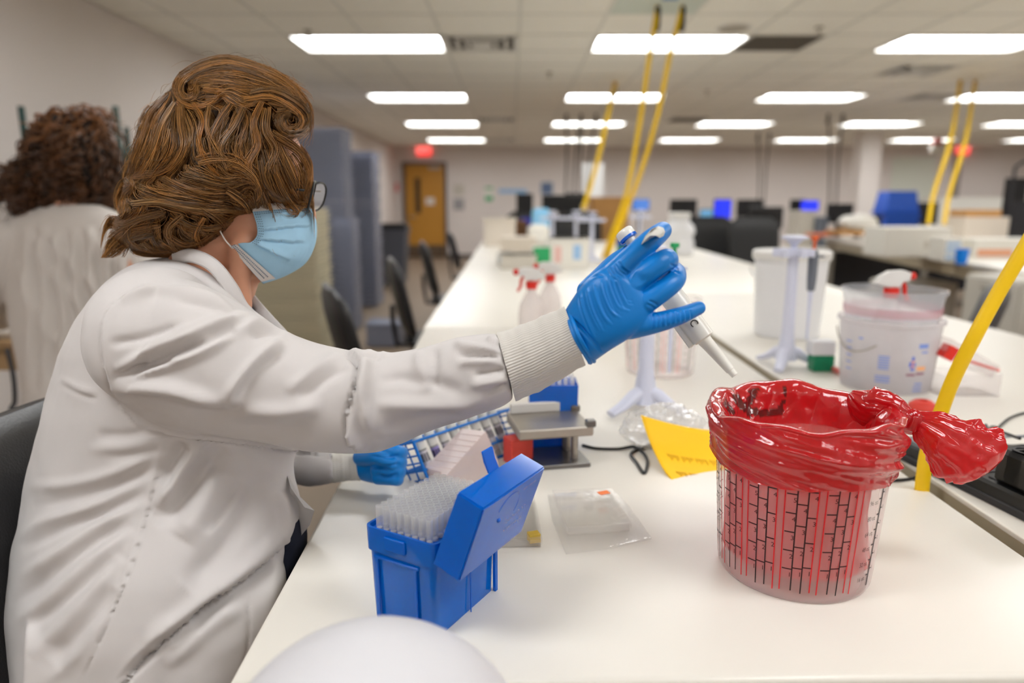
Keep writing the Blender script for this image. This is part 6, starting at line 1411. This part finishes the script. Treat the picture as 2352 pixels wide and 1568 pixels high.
for px, pyb, lab in ((1268, 590, 'pale pipette stand on the far bench, first of the three in line'), (1322, 590, 'pale pipette stand on the far bench, middle of the three in line'), (1358, 606, 'pale pipette stand on the far bench, beside the yellow cord foot'), (1468, 580, 'pale pipette stand on the far bench behind the blue topped tub')):
    b = T(px, pyb); st_ = pip_stand(b, .36, lab, .3)
    mk('cross_arm', MB().box((0, 0, .30), (.20, .02, .022), bev=.004), m_stand, st_)
b = T(1432, 592); t = thing('blue_topped_tub', b, 'small tub with blue lid and green label behind the gloved thumb', 'tub'); mk('wall', MB().lathe([(.052, 0), (.056, .004), (.056, .09), (.05, .095)], n=28), m_greenl, t); mk('lid', MB().lathe([(.058, .088), (.060, .09), (.060, .15), (.055, .155)], n=28), m_bluebin, t)
b = T(1557, 585); t = thing('white_jug', b, 'white ribbed plastic jug standing on the far bench behind the raised finger', 'jug'); mk('wall', MB().lathe([(.11, 0), (.125, .02), (.125, .10), (.11, .15), (.13, .18), (.12, .23), (.08, .27), (.08, .30)], n=32), m_milk, t); mk('cap', MB().lathe([(.085, .30), (.09, .305), (.09, .335), (.075, .34)], n=24), m_white, t)
# ---- second island: packs and boxes on top
def on2(px0, px1, pyb, pyt, *a, **k): return boxon(px0, px1, pyb, pyt, *a, **k)
on2(2030, 2180, 590, 522, m_paper, 'long white carton on the bench across the aisle', dep=.35, z=TABLE, prints=((.6, .68, .3, .55, m_greyc),))
on2(2166, 2206, 600, 545, m_paper, 'carton with pale blue striped print across the aisle', dep=.2, prints=((.1, .9, .1, .25, m_ltb), (.1, .9, .4, .55, m_ltb), (.1, .9, .65, .8, m_ltb)))
on2(2212, 2312, 560, 498, m_beige, 'pinkish white carton with a brown tray on top, across the aisle', dep=.35)
t = on2(2220, 2300, 498, 482, m_card, 'brown cardboard tray on the pinkish white carton', 'cardboard_tray', 'tray', d=(T(2212, 560) - CAM).dot(FW), dep=.3)
on2(2236, 2380, 592, 548, m_paper, 'flat pack with orange and blue print across the aisle', dep=.22, prints=((.05, .6, .1, .45, mat('orange_print2', (224, 160, 124), .6)), (.7, .98, .2, .6, mat('navy_print', (50, 70, 170), .6))))
b = T(2207, 606); t = thing('blue_cup', b, 'bright blue cup on the edge of the bench across the aisle', 'cup'); mk('wall', MB().lathe([(.034, 0), (.044, .10), (.041, .10), (.03, .006)], n=24, cap1=False), mat('bright_blue', (0, 128, 232), .4), t); mk('rim', MB().lathe([(.044, .096), (.047, .1), (.044, .104), (.041, .1)], n=24, cap0=False, cap1=False), mat('bright_blue', (0, 128, 232), .4), t)
t = on2(1930, 2018, 540, 530, m_card, 'brown card tray at the end of the bench across the aisle', 'cardboard_tray', 'tray', d=8.0, dep=.4)
c = P(1970, 520, 8.1); t = thing('white_bundle', (c.x, c.y, P(1970, 531, 8.1).z), 'white cloth bundle heaped on the brown card tray', 'bundle'); mb = MB().ball((0, 0, .09), (.21, .16, .09), 36, 20); mb.v = [v + v.normalized() * crum(v, 9, .04) for v in mb.v]; mk('cloth', mb, m_paper, t, smooth=60); mk('fold', MB().ball((.05, -.05, .14), (.09, .07, .05), 20, 12), m_paper, t)
on2(1868, 1932, 543, 537, mat('orange_folder', (216, 110, 60), .6), 'flat orange folder at the end of the bench across the aisle', 'folder', 'folder', d=8.3, dep=.25)
# ---- desks, screens and office chairs in the middle distance
def monitor(px, py, wpx, hpx, d, lab, screen=m_black, rz=math.pi):
    c = P(px, py, d); w_, h_ = wpx * d / F, hpx * d / F; t = thing('monitor', (c.x, c.y, .74), lab, 'monitor', rz=0); zc = c.z - .74
    mk('bezel', MB().box((0, .02, zc), (w_, .04, h_), bev=.006), m_black, t); mk('screen', MB().box((0, -.002, zc), (w_ * .93, .006, h_ * .9)), screen, t); mk('neck', MB().box((0, .05, zc / 2), (.06, .03, max(.05, zc - h_ * .3))), m_black, t); mk('foot', MB().box((0, .04, .008), (w_ * .5, .2, .016), bev=.004), m_black, t); return t
def desk(x0, x1, y, lab, dep=.75):
    t = thing('desk', ((x0 + x1) / 2, y, 0), lab, 'desk'); mk('top', MB().box((0, 0, .725), (x1 - x0, dep, .03), bev=.005), m_greyc, t); mk('modesty_panel', MB().box((0, .2, .4), (x1 - x0 - .1, .02, .5)), m_dark, t)
    for sx in (-1, 1):
        for sy in (-1, 1): mk('leg', MB().box((sx * ((x1 - x0) / 2 - .05), sy * (dep / 2 - .06), .355), (.05, .05, .71)), m_black, t, smooth=0)
    return t
for y, x0, x1, lab in ((8.95, .0, 2.87, 'grey desk with dark monitors beyond the end of the bench'), (9.4, 2.9, 6.85, 'grey desk with dark monitors, middle one of the row'), (9.4, 6.9, 10.2, 'grey desk holding the blue bins'), (12.6, .3, 4.6, 'grey desk in the second row towards the door'), (12.6, 5.2, 11.5, 'grey desk in the second row by the square column')): desk(x0, x1, y, lab)
for a in ((1205, 470, 38, 50, 8.8, 'small dark monitor at the tray side end of the first desk'), (1290, 468, 90, 40, 8.8, 'wide dark monitor on the first desk, nearest the pale stands'), (1322, 456, 46, 26, 12.4, 'dark monitor showing behind the pale stands'), (1570, 480, 62, 44, 8.9, 'dark monitor beside the cyan lit one'), (1760, 500, 78, 50, 9.2, 'large dark monitor before the grey wall, middle row'), (1722, 478, 60, 40, 12.4, 'dark monitor in the second row'), (1930, 490, 60, 44, 9.3, 'dark monitor right beside the blue bins'), (1975, 512, 100, 34, 8.75, 'low dark monitor in front of the blue bins'), (2130, 490, 50, 50, 9.3, 'dark monitor behind the cord pair by the column'), (1832, 478, 34, 40, 12.4, 'small dark monitor near the white tower')): monitor(*a)
monitor(1622, 500, 30, 40, 9.25, 'narrow monitor glowing pale cyan', m_scr2); monitor(1472, 470, 40, 26, 9.0, 'monitor glowing blue above the cardboard box', mat('mid_blue_screen', (80, 130, 215), .4, emit=.6)); monitor(1660, 480, 40, 46, 8.95, 'bright blue lit monitor among the dark ones', m_scr); monitor(1860, 472, 42, 24, 12.3, 'bright blue lit monitor on the white tower', m_scr)
monitor(2330, 470, 50, 120, 9.3, 'tall dark screen at the far desk end')
def blk(px0, px1, py0, py1, d, m, name, cat, lab, dep=.3, zb=None, bev=.01):
    a, b = P(px0, py1, d), P(px1, py0, d); z0 = a.z if zb is None else zb; t = thing(name, ((a.x + b.x) / 2, a.y + dep / 2, z0), lab, cat); h_ = b.z - z0
    mk('body', MB().box((0, 0, h_ / 2), (b.x - a.x, dep, h_), bev=bev), m, t); mk('lid', MB().box((0, 0, h_ + .006), ((b.x - a.x) * 1.02, dep * 1.02, .014), bev=.004), m, t); return t
blk(1358, 1442, 455, 560, 8.6, m_card, 'cardboard_box', 'box', 'big orange brown cardboard box behind the yellow cords', .5, .74)
blk(1832, 1868, 486, 545, 9.4, m_greyc, 'white_tower', 'computer', 'pale grey tower unit under the bright blue monitor', .4, .74)
blk(1878, 1900, 500, 545, 9.3, m_grey, 'printer', 'printer', 'grey desktop printer beside the pale tower unit', .4, .74)
for px, py, d, lab in ((1745, 575, 7.6, 'black mesh office chair in front of the middle desk'), (1640, 560, 8.2, 'black office chair beside the bench end, turned away'), (1215, 560, 8.0, 'black office chair at the first desk'), (1330, 560, 8.05, 'black office chair behind the pale stands')):
    p = P(px, py, d); chair((p.x, p.y), -math.pi / 2, lab, m_black, seat=.5, bz=.54, bh=.68 if px < 1400 else .62, bw=.56)
for k in range(7):
    d = 9.2; c = P(2055, 515, d); z = .74 + .0; s_ = 1 - .045 * k
    if k == 0:
        b0_ = thing('blue_bin', (c.x, c.y, .74), 'blue plastic bin nested upside down on the desk, lowest of the stack', 'bin', group='blue bins stacked on the desk'); mk('shell', MB().rings([[(sx * .21 * q, sy * .17 * q, zz) for sx, sy in ((-1, -1), (1, -1), (1, 1), (-1, 1))] for q, zz in ((1.05, 0), (1.05, .02), (1, .02), (.84, .26), (.8, .28))], False, True), m_bluebin, b0_, smooth=20); mk('rim', MB().rings([[(sx * .225 * q, sy * .185 * q, zz) for sx, sy in ((-1, -1), (1, -1), (1, 1), (-1, 1))] for q, zz in ((1, -.004), (1, .022), (.97, .022))], False, False), m_bluebin, b0_, smooth=20)
    else: dup(b0_, (c.x + .01 * math.sin(k * 3), c.y, .74 + .074 * k), label=f'blue plastic bin nested upside down on the desk, {nth(7 - k)} from the stack top')
c = P(1655, 530, 8.75); t = thing('pale_cushion', (c.x, c.y, .74), 'pale pinkish cushion on the desk under the bright blue monitor', 'cushion'); mk('body', MB().ball((0, 0, .12), (.22, .14, .12), 28, 16), mat('pinkish_cloth', (196, 176, 166), .8), t); mk('seam', MB().tube([(.222 * math.cos(a), .142 * math.sin(a), .12) for a in np.linspace(0, 6.28, 30)], .006, 6, cap=False), m_greyc, t)
c = P(1630, 500, 9.0); t = thing('brown_bottle', (c.x, c.y, .74), 'brown bottle on the desk beside the bright blue monitor', 'bottle'); mk('body', MB().lathe([(.05, 0), (.055, .02), (.055, .22), (.025, .3), (.025, .36)], n=20), m_brown, t); mk('cap', MB().lathe([(.03, .355), (.03, .39)], n=16), m_black, t)
blk(2150, 2300, 455, 530, 10.6, m_paper, 'white_cabinet', 'cabinet', 'low white equipment cabinet behind the cord pair by the column', .5, 0)
# ---- column, wall charts and signs
cx0 = P(1996, 305, 13.2); t = mk('column', MB().box((cx0.x, cx0.y, CEIL / 2 + .05), (.37, .37, CEIL + .1), bev=.01), m_wall, kind='structure', label='square pale column standing between the desks and the door wall')
def wallpic(px0, px1, py0, py1, m, lab, name='wall_poster', parts=()):
    a, b = Yp(px0, py1, BY), Yp(px1, py0, BY); t = thing(name, ((a.x + b.x) / 2, BY - .012, a.z), lab, 'poster'); w_, h_ = b.x - a.x, b.z - a.z; mk('sheet', MB().box((0, -.006, h_ / 2), (w_, .012, h_)), m, t, smooth=0)
    for x0, x1, z0, z1, pm_ in parts: mk('print', MB().box(((x0 + x1 - 1) / 2 * w_, -.013, (z0 + z1) / 2 * h_), ((x1 - x0) * w_, .003, (z1 - z0) * h_)), pm_, t, smooth=0)
wallpic(1112, 1134, 428, 462, m_paper, 'white and green safety notice on the door wall', parts=((.1, .9, .02, .35, m_greenl), (.1, .9, .8, .95, m_greenl)))
wallpic(1242, 1270, 418, 446, mat('grey_blue_print', (120, 136, 160), .6), 'small grey blue picture on the door wall', parts=((.25, .75, .25, .75, mat('blue_grey_dark', (76, 96, 136), .6)),))
wallpic(1042, 1066, 424, 448, m_greyc, 'pale paper notice on the wall near the wooden door, upper one'); wallpic(1042, 1066, 456, 482, mat('grey_notice', (150, 148, 150), .6), 'grey paper notice on the wall near the wooden door, lower one')
wallpic(1146, 1210, 434, 444, m_ltb, 'thin pale strip sign on the wall beside the green notice'); wallpic(2040, 2150, 362, 470, mat('whiteboard', (214, 218, 206), .3), 'large pale whiteboard on the door wall beyond the column', 'whiteboard', parts=((0, 1, -.02, .0, m_steel),))
wallpic(902, 915, 420, 440, mat('red_notice', (206, 90, 90), .6), 'small red alarm box on the wall left of the wooden door'.replace(' left of', ' beside'), 'alarm_box')
wallpic(2176, 2212, 345, 500, mat('dark_door', (140, 132, 126), .6), 'grey door leaf on the door wall behind the cord pair', 'closet_door'); 
c = P(1362, 420, 12.9); t = thing('hanging_chart', (c.x, c.y, P(1362, 470, 12.9).z), 'white paper chart hanging above the desks behind a yellow cord', 'chart'); h_ = P(1362, 375, 12.9).z - P(1362, 470, 12.9).z; mk('sheet', MB().box((0, 0, h_ / 2), (.38, .012, h_)), m_white, t, smooth=0); mk('cords', MB().cyl((-.15, 0, h_), (-.15, 0, CEIL - t.location.z), .004, n=6).cyl((.15, 0, h_), (.15, 0, CEIL - t.location.z), .004, n=6), m_steel, t, kind='stuff')
c = Yp(2210, 345, BY); t = thing('exit_sign', (c.x, BY, c.z - .1), 'red exit sign on the far wall beyond the square column', 'sign'); mk('housing', MB().box((0, -.03, .1), (.3, .06, .2), bev=.008), m_exit, t); mk('lettering', text_mb('EXIT', .15, M=frame((1, 0, 0), (0, 0, 1)), c=(0, -.0615, .05), align='CENTER'), MATS['exit_letters'], t, smooth=0)
c = P(2152, 335, 14.5); t = thing('fire_alarm', (c.x, c.y, c.z - .12), 'white and red round alarm hanging under the ceiling by the column', 'alarm'); mk('body', MB().ball((0, 0, .05), (.14, .1, .13), 20, 12), m_paper, t); mk('cap', MB().lathe([(.06, .16), (.1, .17), (.1, .24), (.04, .25)], n=18), m_redp, t); mk('stem', MB().cyl((0, 0, .24), (0, 0, CEIL - t.location.z), .012, n=8), m_steel, t)
# dark equipment rack at the far edge
c = P(2336, 480, 7.6); t = thing('equipment_rack', (c.x + .1, c.y, TABLE), 'dark metal equipment rack at the end of the bench across the aisle', 'rack'); zt = P(2336, 385, 7.6).z - TABLE
for x_ in (-.18, .3): mk('upright', MB().cyl((x_, 0, 0), (x_, 0, zt), .016, n=10), m_dark, t)
mk('hood', MB().tube([(-.18, 0, zt), (-.1, 0, zt + .06), (.2, 0, zt + .06), (.3, 0, zt)], .016, 8), m_dark, t); mk('panel', MB().box((.06, .03, zt * .3), (.4, .03, zt * .5), bev=.005), m_dark, t)
